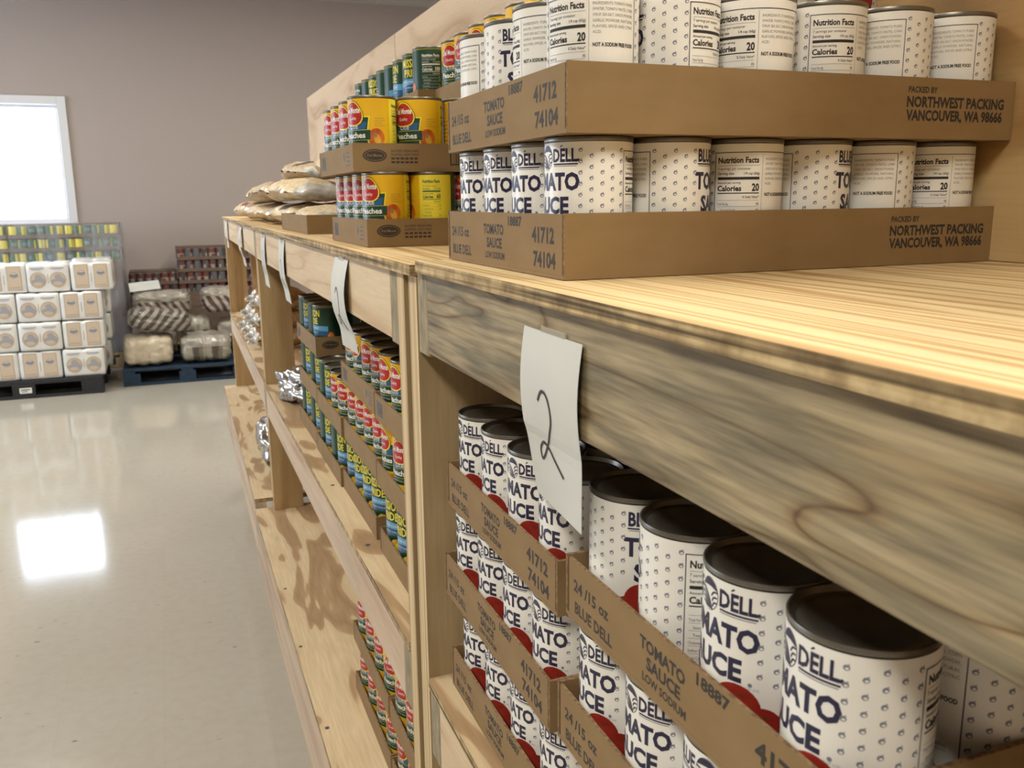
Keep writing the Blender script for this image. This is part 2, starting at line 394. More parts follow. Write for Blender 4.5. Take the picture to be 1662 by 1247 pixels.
mb = MB(); quad_wall_with_hole(mb, 'y', YW, 0.15, XL, XR, 0, ZC, WIN, 'wall'); struct(mb.build('wall_far'))
mb = MB(); quad_wall_with_hole(mb, 'x', XL, -0.15, YB, YW, 0, ZC, ADDED_WIN, 'wall'); struct(mb.build('wall_left'))
mb = MB(); mb.box(XR, XR+0.15, YB, YW, 0, ZC, 'wall'); struct(mb.build('wall_right'))
mb = MB(); mb.box(XL, XR, YB-0.15, YB, 0, ZC, 'wall'); struct(mb.build('wall_back'))
def glass_mat():
    m, nt, b = node_mat('window_glass'); L = nt.links.new
    tr = N(nt, 'ShaderNodeBsdfTransparent'); gl = N(nt, 'ShaderNodeBsdfGlossy'); gl.inputs['Roughness'].default_value = 0.02
    mx = N(nt, 'ShaderNodeMixShader'); mx.inputs[0].default_value = 0.06
    L(tr.outputs[0], mx.inputs[1]); L(gl.outputs[0], mx.inputs[2]); L(mx.outputs[0], nt.nodes['Material Output'].inputs['Surface'])
    return m
M['glass'] = glass_mat()
# far window: white casing, inner frame, grey sill rail, pane
win = struct(empty('window_1', ((WIN[0]+WIN[1])/2, YW, WIN[2])))
hw, hh = (WIN[1]-WIN[0])/2, WIN[3]-WIN[2]
mb = MB(); t = 0.085
mb.box(-hw-t, -hw, -0.03, 0.02, -t, hh+t, 'trim_white'); mb.box(hw, hw+t, -0.03, 0.02, -t, hh+t, 'trim_white')
mb.box(-hw, hw, -0.03, 0.02, hh, hh+t, 'trim_white'); mb.box(-hw, hw, -0.03, 0.02, -t, 0, 'trim_white')
mb.build('casing', win, 0.004)
mb = MB(); mb.box(-hw, hw, 0.05, 0.11, 0.0, 0.035, 'trim_white'); mb.box(-hw, hw, 0.05, 0.11, hh-0.03, hh, 'trim_white')
mb.box(-hw, -hw+0.03, 0.05, 0.11, 0.035, hh-0.03, 'trim_white'); mb.box(hw-0.03, hw, 0.05, 0.11, 0.035, hh-0.03, 'trim_white'); mb.build('sash', win, 0.003)
mb = MB(); mb.box(-hw+0.03, hw-0.03, 0.078, 0.082, 0.035, hh-0.03, 'glass'); mb.build('pane', win)
added_win = struct(empty('added_daylight_window', (XL, (ADDED_WIN[0]+ADDED_WIN[1])/2, ADDED_WIN[2])))  # unseen window, added to bring daylight in from the side
hw, hh = (ADDED_WIN[1]-ADDED_WIN[0])/2, ADDED_WIN[3]-ADDED_WIN[2]
mb = MB()
for k in range(4): y = -hw + k*(2*hw-0.05)/3; mb.box(-0.1, -0.04, y, y+0.05, 0, hh, 'trim_white')
mb.box(-0.1, -0.04, -hw, hw, 0, 0.05, 'trim_white'); mb.box(-0.1, -0.04, -hw, hw, hh-0.05, hh, 'trim_white'); mb.build('sash', added_win)
mb = MB(); mb.box(-0.072, -0.068, -hw, hw, 0, hh, 'glass'); mb.build('pane', added_win)
mb = MB(); mb.box(XL, XR, YW-0.012, YW, 0, 0.1, 'black_plastic'); struct(mb.build('baseboard_far'))
# ceiling lamps (recessed troffers)
M['diffuser'] = plain('lit_lamp_diffuser', (0.9, 0.9, 0.88), 0.5)
M['diffuser'].node_tree.nodes['Principled BSDF'].inputs['Emission Color'].default_value = (1, 0.95, 0.83, 1)
M['diffuser'].node_tree.nodes['Principled BSDF'].inputs['Emission Strength'].default_value = 6.0
for k, (lx, ly) in enumerate(LAMPS):
    row = 'over the aisle' if lx < 0 else 'beyond the shelving'
    r = tag(empty('ceiling_light', (lx, ly, ZC)), None, None)
    r['label'] = 'white recessed ceiling light %s, %s along the room' % (row, ('behind the camera', 'first', 'second', 'third')[k % 4]); r['category'] = 'ceiling light'; r['group'] = 'ceiling lights'
    mb = MB(); mb.box(-0.32, 0.32, -0.62, 0.62, -0.03, 0.0, 'trim_white'); mb.build('lamp_frame', r, 0.004)
    mb = MB(); mb.box(-0.29, 0.29, -0.59, 0.59, -0.034, -0.0305, 'diffuser'); mb.build('diffuser', r)
    l = bpy.data.lights.new('lamp', 'AREA'); l.shape = 'RECTANGLE'; l.size = 0.58; l.size_y = 1.18; l.energy = LAMP*(1.75 if ly < 0 else 1.0); l.color = (1.0, 0.945, 0.80)
    lo = bpy.data.objects.new('lamp', l); C.objects.link(lo); lo.parent = r; lo.location = (0, 0, -0.04)

# ------------------------------------------------------------------ shelving units
EDGE = {'-x': 'ply_edge', '-y': 'ply_edge', '+y': 'ply_edge', '+x': 'ply_edge'}
BACKX = 0.765
def shelving(name, label, x0, y0, length, rz, top, mid, bot, rail_mat, near_panel=False, far_panel=False, back=False, far_studs=False, top_y=None, overhang=0.06):
    """x0,y0: front near corner; heights are relative to the camera height"""
    r = tag(empty(name, (x0, y0, 0), rz), label, 'shelf', 'wooden shelving units in a row')
    D = 0.80 - x0; T, Mz, B = H+top, H+mid, H+bot; ly = length
    ty0, ty1 = top_y or (0, ly)
    mb = MB(); mb.box(-0.006, D, ty0, ty1, T-0.0126, T, 'ply_top', EDGE); mb.build('tabletop', r)
    b0 = 0.042 + (0.034 if near_panel else 0); b1 = ly - (0.076 if far_panel else 0.042)
    mb = MB(); mb.box(0, 0.038, b0, b1, T-0.102, T-0.013, rail_mat); mb.build('front_rail', r, 0.0015)
    mb = MB(); mb.box(D-0.045, D-0.0065, b0, b1, T-0.102, T-0.013, 'rail_pale'); mb.build('rear_rail', r)
    for a in (b0-0.039, b1+0.0006):
        mb = MB(); mb.box(0.0, D, a, a+0.038, T-0.106, T-0.0128, 'post', {'-x': 'end_grain'}); mb.build('side_rail', r, 0.0015)
        mb = MB(); mb.box(0.0, D, a, a+0.038, Mz-0.104, Mz-0.0128, 'post', {'-x': 'end_grain'}); mb.build('side_rail', r, 0.0015)
    mb = MB(); mb.box(-0.002, D, b0-0.04, b1+0.04, Mz-0.0126, Mz, 'ply_shelf', EDGE); mb.build('middle_shelf', r)
    mb = MB(); mb.box(0, 0.038, b0, b1, Mz-0.102, Mz-0.0128, 'rail_pink' if rail_mat != 'rail_grey' else 'rail_pale'); mb.build('middle_rail', r, 0.0015)
    mb = MB(); mb.box(-overhang, D, b0-0.04, b1+0.04, B-0.0126, B, 'ply_shelf', EDGE); mb.build('bottom_shelf', r)
    mb = MB(); mb.box(-overhang+0.001, -overhang+0.039, b0-0.04, b1+0.04, B-0.20, B-0.0128, 'rail_pink'); mb.build('bottom_rail', r, 0.0015)
    if near_panel:
        mb = MB(); mb.box(-0.001, D, 0, 0.034, 0, T-0.0135, 'ply_panel', {'-x': 'ply_edge_v'}); mb.build('end_panel', r)
    if far_panel:
        mb = MB(); mb.box(-0.001, D, ly-0.036, ly, 0, T-0.0195, 'ply_panel', {'-x': 'ply_edge_v'}); mb.build('end_panel', r)
    ends = ([] if near_panel else [0.0]) + ([] if far_panel else [ly-0.038])
    for a in ends:
        for px in (0.0, D-0.1):
            for z0, z1 in ((0.0, B-0.21 if px == 0 else B-0.013), (B, Mz-0.105), (Mz, T-0.107)):
                mb = MB(); mb.box(px+0.002, px+0.098, a, a+0.038, z0, z1, 'post'); mb.build('post', r, 0.0015)
    if near_panel or far_panel: pass
    if far_studs:
        for px in (0.125, 0.175):
            mb = MB(); mb.box(px, px+0.034, ly-0.034, ly, Mz, T-0.107, 'post'); mb.build('stud', r)
    if back:
        mb = MB(); mb.box(D-0.006, D-0.0005, b0, b1, B+0.001, T-0.014, 'ply_panel'); mb.build('added_back_panel', r)  # panel added so the bays behind the cans stay dark
    return r
TOP1, TOP2, MID1, MID2, MID3, BOT = -0.0654, -0.0710, -0.586, -0.580, -0.575, -1.010
shelving('shelving_unit', 'pine shelving unit closest to the camera, grey-stained front rail with the handwritten 2', 0.262, -0.95, 1.970, 0, TOP1, MID1, BOT, 'rail_grey', far_panel=True, back=True, top_y=(0, 1.918))
shelving('shelving_unit', 'middle shelving unit with pale rail, loaded with peach can trays', 0.260, 1.0345, 1.925, 0, TOP2, MID2, BOT, 'rail_pale', near_panel=True, back=True, top_y=(-0.050, 1.925))
shelving('shelving_unit', 'farthest shelving unit, holding the heap of bean bags on its top', 0.263, 2.975, 2.03, -0.0118, TOP2, MID3, BOT+0.028, 'rail_pale', far_studs=True)
for (a, b_, lab) in ((-0.95, 0.900, 'plywood backboard behind the trays of tomato sauce, closest to the camera'), (0.904, 3.056, 'long plywood backboard behind the peach trays, between the two other boards'), (3.060, 5.04, 'farthest plywood backboard, behind the heap of bean bags')):
    mb = MB(); mb.box(0, 0.012, 0, b_-a, 0, 0.545+0.0655, 'ply_near' if a < 0 else 'ply_back', {'+z': 'ply_edge', '-y': 'ply_edge', '+y': 'ply_edge'})
    tag(mb.build('plywood_backboard', None, 0.001, loc=(BACKX, a, H+TOP1+0.0005)), lab, 'board', 'plywood backboards along the shelving')

# screw heads in the middle unit's shelves
unit = bpy.data.objects['shelving_unit.001']
for (x, y, z) in ((0.2174, 2.2774, H+BOT), (0.2112, 1.9421, H+BOT), (0.2136, 1.5927, H+BOT), (0.2805, 1.7871, H+MID2), (0.2794, 1.4336, H+MID2)):
    mb = MB(); mb.poly([(x-0.260+0.0045*math.cos(2*PI*k/10), y-1.0345+0.0045*math.sin(2*PI*k/10), z+0.0006) for k in range(10)], 'wrap_ink'); mb.poly([(x-0.260+0.0045*math.cos(-2*PI*k/10), y-1.0345+0.0045*math.sin(-2*PI*k/10), z+0.0001) for k in range(10)], 'wrap_ink')
    mb.build('screw_head', unit)

# ------------------------------------------------------------------ cans
PIT, CR, CH = 0.0768, 0.0373, 0.1115
def can_body_mesh(low=False):
    n = 20 if low else 72
    prof = [(0.0, 0.004), (CR-0.004, 0.004), (CR-0.002, 0.0), (CR+0.0003, 0.0), (CR+0.0006, 0.0012), (CR+0.0005, 0.003), (CR-0.0005, 0.0042),
            (CR-0.0005, CH-0.0042), (CR+0.0005, CH-0.003), (CR+0.0006, CH-0.0010), (CR+0.0002, CH), (CR-0.0010, CH), (CR-0.0022, CH-0.0035), (CR-0.0045, CH-0.0042),
            (CR-0.0060, CH-0.0032), (CR-0.010, CH-0.0032), (CR-0.0115, CH-0.0040), (0.0, CH-0.0040)]
    if low: prof = [(0.0, 0.0), (CR, 0.0), (CR, CH), (CR-0.003, CH), (CR-0.004, CH-0.004), (0.0, CH-0.004)]
    mb = MB(); mi = mb.mat('steel')
    for rr, z in prof:
        for i in range(n): a = 2*PI*i/n; mb.v.append((rr*math.cos(a), rr*math.sin(a), z))
    for k in range(len(prof)-1):
        for i in range(n):
            j = (i+1) % n
            mb.f.append((k*n+i, k*n+j, (k+1)*n+j, (k+1)*n+i)); mb.m.append(mi)
    me = mb.data('can_body')
    bm = bmesh.new(); bm.from_mesh(me); bmesh.ops.remove_doubles(bm, verts=bm.verts, dist=1e-6); bm.to_mesh(me); bm.free()
    me.polygons.foreach_set('use_smooth', [True]*len(me.polygons))
    try: me.set_sharp_from_angle(angle=math.radians(35))
    except Exception: pass
    return me
def paper_tube(mb, key, r, z0, z1, n=96, bands=None):
    """the label's paper; bands: list of (a0,a1,key) in mm along the label giving other ground colours"""
    circ = 2*PI*r*1000
    for i in range(n):
        a0, a1 = 2*PI*i/n, 2*PI*(i+1)/n
        u = ((a0+a1)/2*r*1000); u = u-circ if u > circ/2 else u
        k = key
        for (b0, b1, kk) in (bands or []):
            if b0 <= u <= b1: k = kk
        mb.poly([(r*math.sin(a0), -r*math.cos(a0), z0), (r*math.sin(a1), -r*math.cos(a1), z0), (r*math.sin(a1), -r*math.cos(a1), z1), (r*math.sin(a0), -r*math.cos(a0), z1)], k)
LZ0, LZ1 = 0.0043, CH-0.0043
LH = (LZ1-LZ0)*1000
A = lambda deg: math.radians(deg)*CR*1000      # degrees round the can -> mm

def nutrition(F, u0, u1, v1, key, cal='20', serv='7 servings per container', size='1/4 cup (60g)', line='grey'):
    w_ = u1-u0
    F.text('Nutrition Facts', u0+2, v1-8.2, 5.0, key, width=w_-5, bold=0.035)
    F.rect(u0+2, u1-2, v1-10.6, v1-10.3, line)
    F.text(serv, u0+2, v1-14.2, 2.4, key, width=w_*0.70)
    F.text('Serving size', u0+2, v1-18.3, 2.4, key, width=w_*0.36, bold=0.014); F.text(size, u1-2, v1-18.3, 2.4, key, width=w_*0.34, align='R', bold=0.01)
    F.rect(u0+2, u1-2, v1-22.6, v1-20.2, key)
    F.text('Amount per serving', u0+2, v1-26.0, 2.0, key, width=w_*0.50, bold=0.012)
    F.text('Calories', u0+2, v1-32.2, 4.8, key, width=w_*0.52, bold=0.035); F.text(cal, u1-2, v1-32.2, 6.4, key, align='R', bold=0.04, wscale=0.75)
    F.rect(u0+2, u1-2, v1-34.6, v1-33.7, key)
    F.text('% Daily Value*', u1-2, v1-38.4, 2.1, key, align='R', width=w_*0.36, bold=0.01)
    v = v1-40.4
    for t, p in (('Total Fat 0g', '0%'), ('  Saturated Fat 0g', '0%'), ('  Trans Fat 0g', ''), ('Cholesterol 0mg', '0%'), ('Sodium 50mg', '2%'), ('Total Carbohydrate 4g', '1%'), ('  Dietary Fiber 1g', '4%'), ('  Total Sugars 3g', ''), ('Protein 1g', '')):
        F.rect(u0+2, u1-2, v, v+0.25, line)
        ind = 3 if t.startswith('  ') else 0
        F.text(t.strip(), u0+2+ind, v-4.0, 2.1, key, wscale=0.72)
        if p: F.text(p, u1-2, v-4.0, 2.1, key, align='R', bold=0.01, wscale=0.72)
        v -= 5.3
def tomato_label():
    mb = MB(); r = CR+0.0001
    paper_tube(mb, 'white', r, LZ0, LZ1)
    F = Flat()
    W = 2*PI*CR*1000; half = W/2
    # pattern of small tomatoes
    cols = 26; cs = W/cols
    for c in range(cols):
        u = -half + c*cs
        deg = math.degrees(u*0.001/CR) % 360
        for k in range(12):
            v = 2.5 + k*8.9 + (4.6 if c % 2 else 0)
            if v > LH-3: continue
            if 113 < deg < 247: continue
            du = abs(u)
            if du < 36 and 63 < v < 81: continue
            if du < 28 and 44 < v < 62: continue
            if du < 35 and 78 < v < 101: continue
            if v < 43 and -46 < u < 50: continue
            F.ellipse(u, v, 1.75, 1.6, 'dot', 1, 9); F.ellipse(u+0.2, v-0.35, 0.95, 0.7, 'white', 2, 7)
            F.poly([(u-0.2, v+1.2), (u+1.2, v+2.2), (u+1.5, v+1.5)], 'dot', 1)
    # front: BLUE (field logo) DELL over TOMATO SAUCE and the tomatoes
    F.text('BLUE', -9.5, 87.5, 10.5, 'navy', width=23, align='R', bold=0.035); F.rect(-33, -10, 84.8, 86.0, 'navy'); F.rect(-32, -10, 83.6, 84.0, 'navy')
    F.text('DELL.', 9.5, 87.5, 10.5, 'navy', width=26, bold=0.035); F.rect(10, 34, 84.8, 86.0, 'navy'); F.rect(10, 33, 83.6, 84.0, 'navy')
    F.poly([(17.4, 99.2), (19.2, 100.8), (20.2, 100.1), (18.2, 98.8)], 'navy')
    LV = 91.0
    F.ellipse(0, LV, 8.4, 10.0, 'navy', 1, 32); F.ellipse(0, LV, 8.0, 9.6, 'white', 2, 32)
    dome = [(8.0*math.cos(t), LV+9.6*math.sin(t)) for t in (math.radians(22+136*k/14) for k in range(15))]
    F.poly(dome + [(-3.5, LV+4.6), (2.0, LV+5.0)], 'navy', 3)
    def bez(a, b, c, n=9): return [((1-t)**2*a[0]+2*t*(1-t)*b[0]+t*t*c[0], LV+(1-t)**2*a[1]+2*t*(1-t)*b[1]+t*t*c[1]) for t in (k/n for k in range(n+1))]
    for k in range(4): F.stroke(bez((-7.9+0.5*k, 2.4-2.9*k), (-1.5-0.9*k, 2.4-2.9*k), (3.4-1.9*k, -8.9+0.1*k)), 1.45, 'navy', 3)
    for k in range(3): F.stroke(bez((7.8-0.2*k, 2.6-3.2*k), (4.2, 3.6-3.4*k), (2.6+0.7*k, -0.6-3.0*k)), 1.15, 'navy', 3)
    F.text('TOMATO', 0, 65.0, 13.8, 'navy', width=71, align='C', bold=0.042)
    F.text('SAUCE', -1, 46.0, 13.4, 'navy', width=54, align='C', bold=0.042)
    F.ellipse(31, 45.5, 1.3, 1.3, 'dot', 1, 10); F.text('NET WT. 15 OZ', 27, 42.2, 1.6, 'dot', wscale=0.6)
    for (u, v, a, b, rot) in ((-32, 18, 14, 16, 0.2), (-12, 16, 14, 17, 0), (23, 30, 15, 14.5, -0.2), (3, 25, 13, 15, 0.3), (-22, 31, 13, 13, 0.4), (39, 19, 12, 14, 0), (6, 9, 34, 12, 0)):
        n = 24; pts = []
        for i in range(n):
            t = 2*PI*i/n; pu = u+a*math.cos(t+rot); pv = max(0.6, v+b*math.sin(t+rot)); pts.append((pu, pv))
        F.poly(pts, 'red', 3 if u > 0 else 4)
    for (u, v) in ((5, 34), (-20, 39), (26, 38), (40, 27)):
        for k in range(5):
            t = 2*PI*k/5+0.3; F.poly([(u-0.5, v), (u+4.2*math.cos(t), v+2.0*math.sin(t)), (u+0.6, v+0.5)], 'calyx', 5)
    F.ellipse(-1, 29.5, 2.4, 0.7, 'white', 5, 10, -0.4); F.ellipse(16, 27.5, 2.0, 0.6, 'white', 5, 10, -0.4)
    F.text('Low Sodium', -8, 13.5, 3.6, 'calyx', width=24, bold=0.01, layer=6)
    # back panel
    pa, pb = A(115), A(245); mid = A(180)
    F.frame(pa, pb, -2, LH-7, 0.6, 'navy', 2)
    F.rect(mid-0.15, mid+0.15, 1, LH-9, 'grey', 2)
    nutrition(F, pa+1, mid-0.5, LH-8, 'ink')
    v = LH-14
    for t in ('INGREDIENTS: TOMATO PUREE', '(WATER, TOMATO PASTE), CORN', 'SYRUP, SEA SALT, ONION POWDER,', 'GARLIC POWDER, NATURAL', 'FLAVORS, SPICES AND CITRIC', 'ACID.'):
        F.text(t, mid+3, v, 2.2, 'grey', width=36 if len(t) > 8 else 7); v -= 4.2
    F.text('NOT A SODIUM FREE FOOD', mid+3, v-5.5, 2.9, 'ink', width=36, bold=0.04)
    F.rect(mid+4, mid+10, 30, 36, 'navy', 2); F.poly([(mid+5, 31), (mid+6, 31), (mid+6, 35), (mid+5, 35)], 'white', 3); F.poly([(mid+8, 31), (mid+9, 31), (mid+9, 35), (mid+8, 35)], 'white', 3); F.poly([(mid+5, 35), (mid+6.2, 35), (mid+9, 31), (mid+7.8, 31)], 'white', 3)
    F.text('PACKED BY', mid+11.5, 34.6, 1.4, 'grey'); F.text('NORTHWEST PACKING', mid+11.5, 32.2, 1.9, 'navy', width=24, bold=0.01); F.text('VANCOUVER, WA 98666', mid+11.5, 29.8, 1.4, 'grey', width=24)
    F.stroke([(mid+8+k*2, 17+6*math.sin(PI*(k+1.5)/16)) for k in range(14)], 0.6, 'navy', 2)
    F.text('BLUE DELL', mid+21, 15, 4.2, 'ink', width=22, align='C', bold=0.02)
    F.on_can(mb, r, LZ0)
    return mb.data('paper_label')
def monte_logo(F, u, v, s=1.0):
    def cloud(k, key, layer):
        pts = []
        for i in range(30):
            t = 2*PI*i/30
            rr = 1+0.10*math.cos(3*t+PI/2)
            pts.append((u+15*s*k*math.cos(t)*rr, v+13*s*k*math.sin(t)*(1 if math.sin(t) > 0 else 1.25)*rr))
        F.poly(pts, key, layer)
    cloud(1.16, 'green', 3); cloud(1.10, 'yellow_pale', 4); cloud(1.0, 'logo_red', 5)
    F.text('Del Monte', u, v+0.5, 7.5*s, 'white_ink', width=26*s, align='C', bold=0.03, layer=6)
    F.text('Quality', u, v-8.0*s, 4.0*s, 'white_ink', width=14*s, align='C', bold=0.01, layer=6)
def peach_label():
    mb = MB(); r = CR+0.0001
    paper_tube(mb, 'yellow', r, LZ0, LZ1, bands=[(62, 100, 'yellow_pale'), (100, 118.1, 'yellow_pale'), (-118.1, -100, 'green'), (-100, -66, 'yellow')])
    F = Flat()
    F.poly([(-29, 28), (29, 28), (27, 40), (27, 58), (30, 76), (-30, 76), (-27, 58), (-27, 40)], 'yellow_pale', 1)
    F.poly([(-27, 29.5), (27, 29.5), (25, 40), (25, 58), (27.5, 74.5), (-27.5, 74.5), (-25, 58), (-25, 40)], 'green', 2)
    F.poly([(-23, 52), (23, 52), (23, 60), (25, 68), (-23, 64)], 'blue', 3)
    F.text('Lite', 1, 57.5, 8.5, 'white_ink', width=17, align='C', bold=0.0, layer=4)
    F.poly([(-30, 54.5), (30, 55.5), (30, 40.5), (-30, 39.5)], 'green', 4); F.poly([(-30, 54.5), (30, 55.5), (30, 56.3), (-30, 55.3)], 'lime', 5); F.poly([(-30, 39.5), (30, 40.5), (30, 41.2), (-30, 40.2)], 'lime', 5)
    F.text('Peaches', 1, 44.0, 8.6, 'white_ink', width=42, align='C', bold=0.03, layer=5)
    F.text('IN EXTRA LIGHT SYRUP', 0, 34.0, 2.2, 'white_ink', width=34, align='C', layer=4)
    monte_logo(F, -1, 81.0, 1.18)
    for (u, v, a, b, key) in ((39, 44, 13, 14, 'orange'), (-24, 12, 14, 13, 'orange'), (24, 12, 15, 14, 'orange'), (0, 13, 14, 13, 'fruit'), (-42, 20, 12, 14, 'fruit'), (42, 13, 12, 13, 'fruit')):
        pts = [(u+a*math.cos(2*PI*i/22), max(0.4, v+b*math.sin(2*PI*i/22))) for i in range(22)]
        F.poly(pts, key, 3 if v < 30 else 2)
    F.ellipse(40, 42, 5, 9, 'fruit', 3, 16, 0.3); F.ellipse(37, 48, 3, 4, 'brown', 4, 12, 0.3)
    F.ellipse(-24, 12, 5, 8, 'fruit', 4, 14, 0.4); F.ellipse(24, 12, 5, 8, 'fruit', 4, 14, -0.3); F.rect(-50, 54, 0.4, 4, 'green', 5)
    for k in range(4): F.text(('PEELED PEACHES', 'PACKED IN EXTRA', 'LIGHT SYRUP', 'FROM CALIFORNIA')[k], 37, 72-k*3.6, 1.9, 'brown', wscale=0.75)
    F.rect(60, 62, 0, LH, 'yellow', 1)
    nutrition(F, 66, 99, LH-4, 'green_mid', cal='60', serv='3.5 servings per container', size='1/2 cup (124g)', line='lime')
    for k in range(11): F.rect(-114, -104, 14+k*6, 15+k*6+1.5, 'green_mid', 2)
    for k in range(9): F.rect(-96, -96+18+(k*7) % 9, 24+k*6, 25.2+k*6, 'brown', 2)
    F.on_can(mb, r, LZ0)
    return mb.data('paper_label')
def pride_label():
    mb = MB(); r = CR+0.0001
    paper_tube(mb, 'green', r, LZ0, LZ1)
    F = Flat()
    F.rect(-118, 118, LH-1.2, LH-0.2, 'lime', 1)
    F.text('MISSION', 0, 81, 15.5, 'yellow_pale', width=52, align='C', bold=0.02, layer=2)
    F.text('PRIDE', 0, 64, 14, 'yellow_pale', width=40, align='C', bold=0.02, layer=2)
    F.poly([(-46, 43), (0, 50), (0, 61.0), (-46, 56)], 'blue_light', 2); F.poly([(0, 50), (46, 47), (46, 59), (0, 61.0)], 'blue_light', 2)
    F.poly([(-46, 33), (0, 39), (0, 49), (-46, 42)], 'blue', 2); F.poly([(0, 39), (46, 36), (46, 46), (0, 49)], 'blue', 2)
    F.text('YELLOW CLING', 0, 52.8, 4.0, 'white_ink', width=44, align='C', bold=0.01, layer=3)
    F.text('IN HEAVY SYRUP', 0, 43.0, 2.8, 'white_ink', width=40, align='C', layer=3)
    for (u, v, a, b, key) in ((-34, 18, 13, 15, 'orange'), (-12, 17, 14, 17, 'fruit'), (14, 16, 14, 17, 'fruit'), (36, 18, 13, 16, 'orange'), (0, 6, 13, 8, 'orange'), (52, 32, 8, 14, 'orange'), (58, 12, 9, 12, 'orange'), (-52, 12, 9, 12, 'fruit')):
        pts = [(u+a*math.cos(2*PI*i/22), max(0.4, v+b*math.sin(2*PI*i/22))) for i in range(22)]
        F.poly(pts, key, 4)
    F.ellipse(-14, 20, 5, 9, 'yellow_pale', 5, 14, 0.4); F.ellipse(16, 19, 5, 9, 'yellow_pale', 5, 14, -0.3)
    nutrition(F, 74, 112, LH-6, 'white_ink', cal='100', serv='3.5 servings per container', size='1/2 cup (127g)', line='white_ink')
    for k in range(10): F.rect(-108, -108+24+(k*7) % 10, 16+k*6, 17.2+k*6, 'white_ink', 2)
    F.on_can(mb, r, LZ0)
    return mb.data('paper_label')
def band_label(rects, base):
    mb = MB(); r = CR+0.0003
    paper_tube(mb, base, r, LZ0, LZ1, n=20)
    F = Flat()
    for (u0, u1, v0, v1, key, lay) in rects: F.rect(u0, u1, v0, v1, key, lay)
    F.on_can(mb, r, LZ0, step=11.8, lift=0.0004)
    return mb.data('paper_label')
BODY, BODY_LOW = can_body_mesh(), can_body_mesh(True)
def can_stock(name, label_me, body):
    o = bpy.data.objects.new(name, body); C.objects.link(o)
    l = bpy.data.objects.new('paper_label', label_me); C.objects.link(l); l.parent = o
    return Stock(o)
TOMATO = can_stock('tomato_sauce_can', tomato_label(), BODY)
PEACH = can_stock('peach_can', peach_label(), BODY)
PRIDE = can_stock('fruit_can', pride_label(), BODY)
CORN = can_stock('vegetable_can', band_label([(-90, 30, 0, LH, 'green_mid', 1), (-60, -10, 50, 82, 'slate', 2), (-90, 30, 0, 22, 'lime', 2), (56, 60, 0, LH, 'green_mid', 1)], 'yellow_pale'), BODY_LOW)
SOUP = can_stock('soup_can', band_label([(-118, 118, 62, LH, 'red_dull', 1), (-118, -50, 0, LH, 'charcoal', 2), (-20, 20, 20, 50, 'red_dull', 2), (60, 95, 0, LH, 'wrap_ink', 2)], 'cream_dull'), BODY_LOW)
def facing(loc, delta=None, world=None):
    """turn of a can: label centre delta degrees to the viewer's right, or at a world direction in degrees"""
    if world is None: world = math.degrees(math.atan2(-loc[1], -loc[0])) + delta
    return (0, 0, math.radians(world+90))

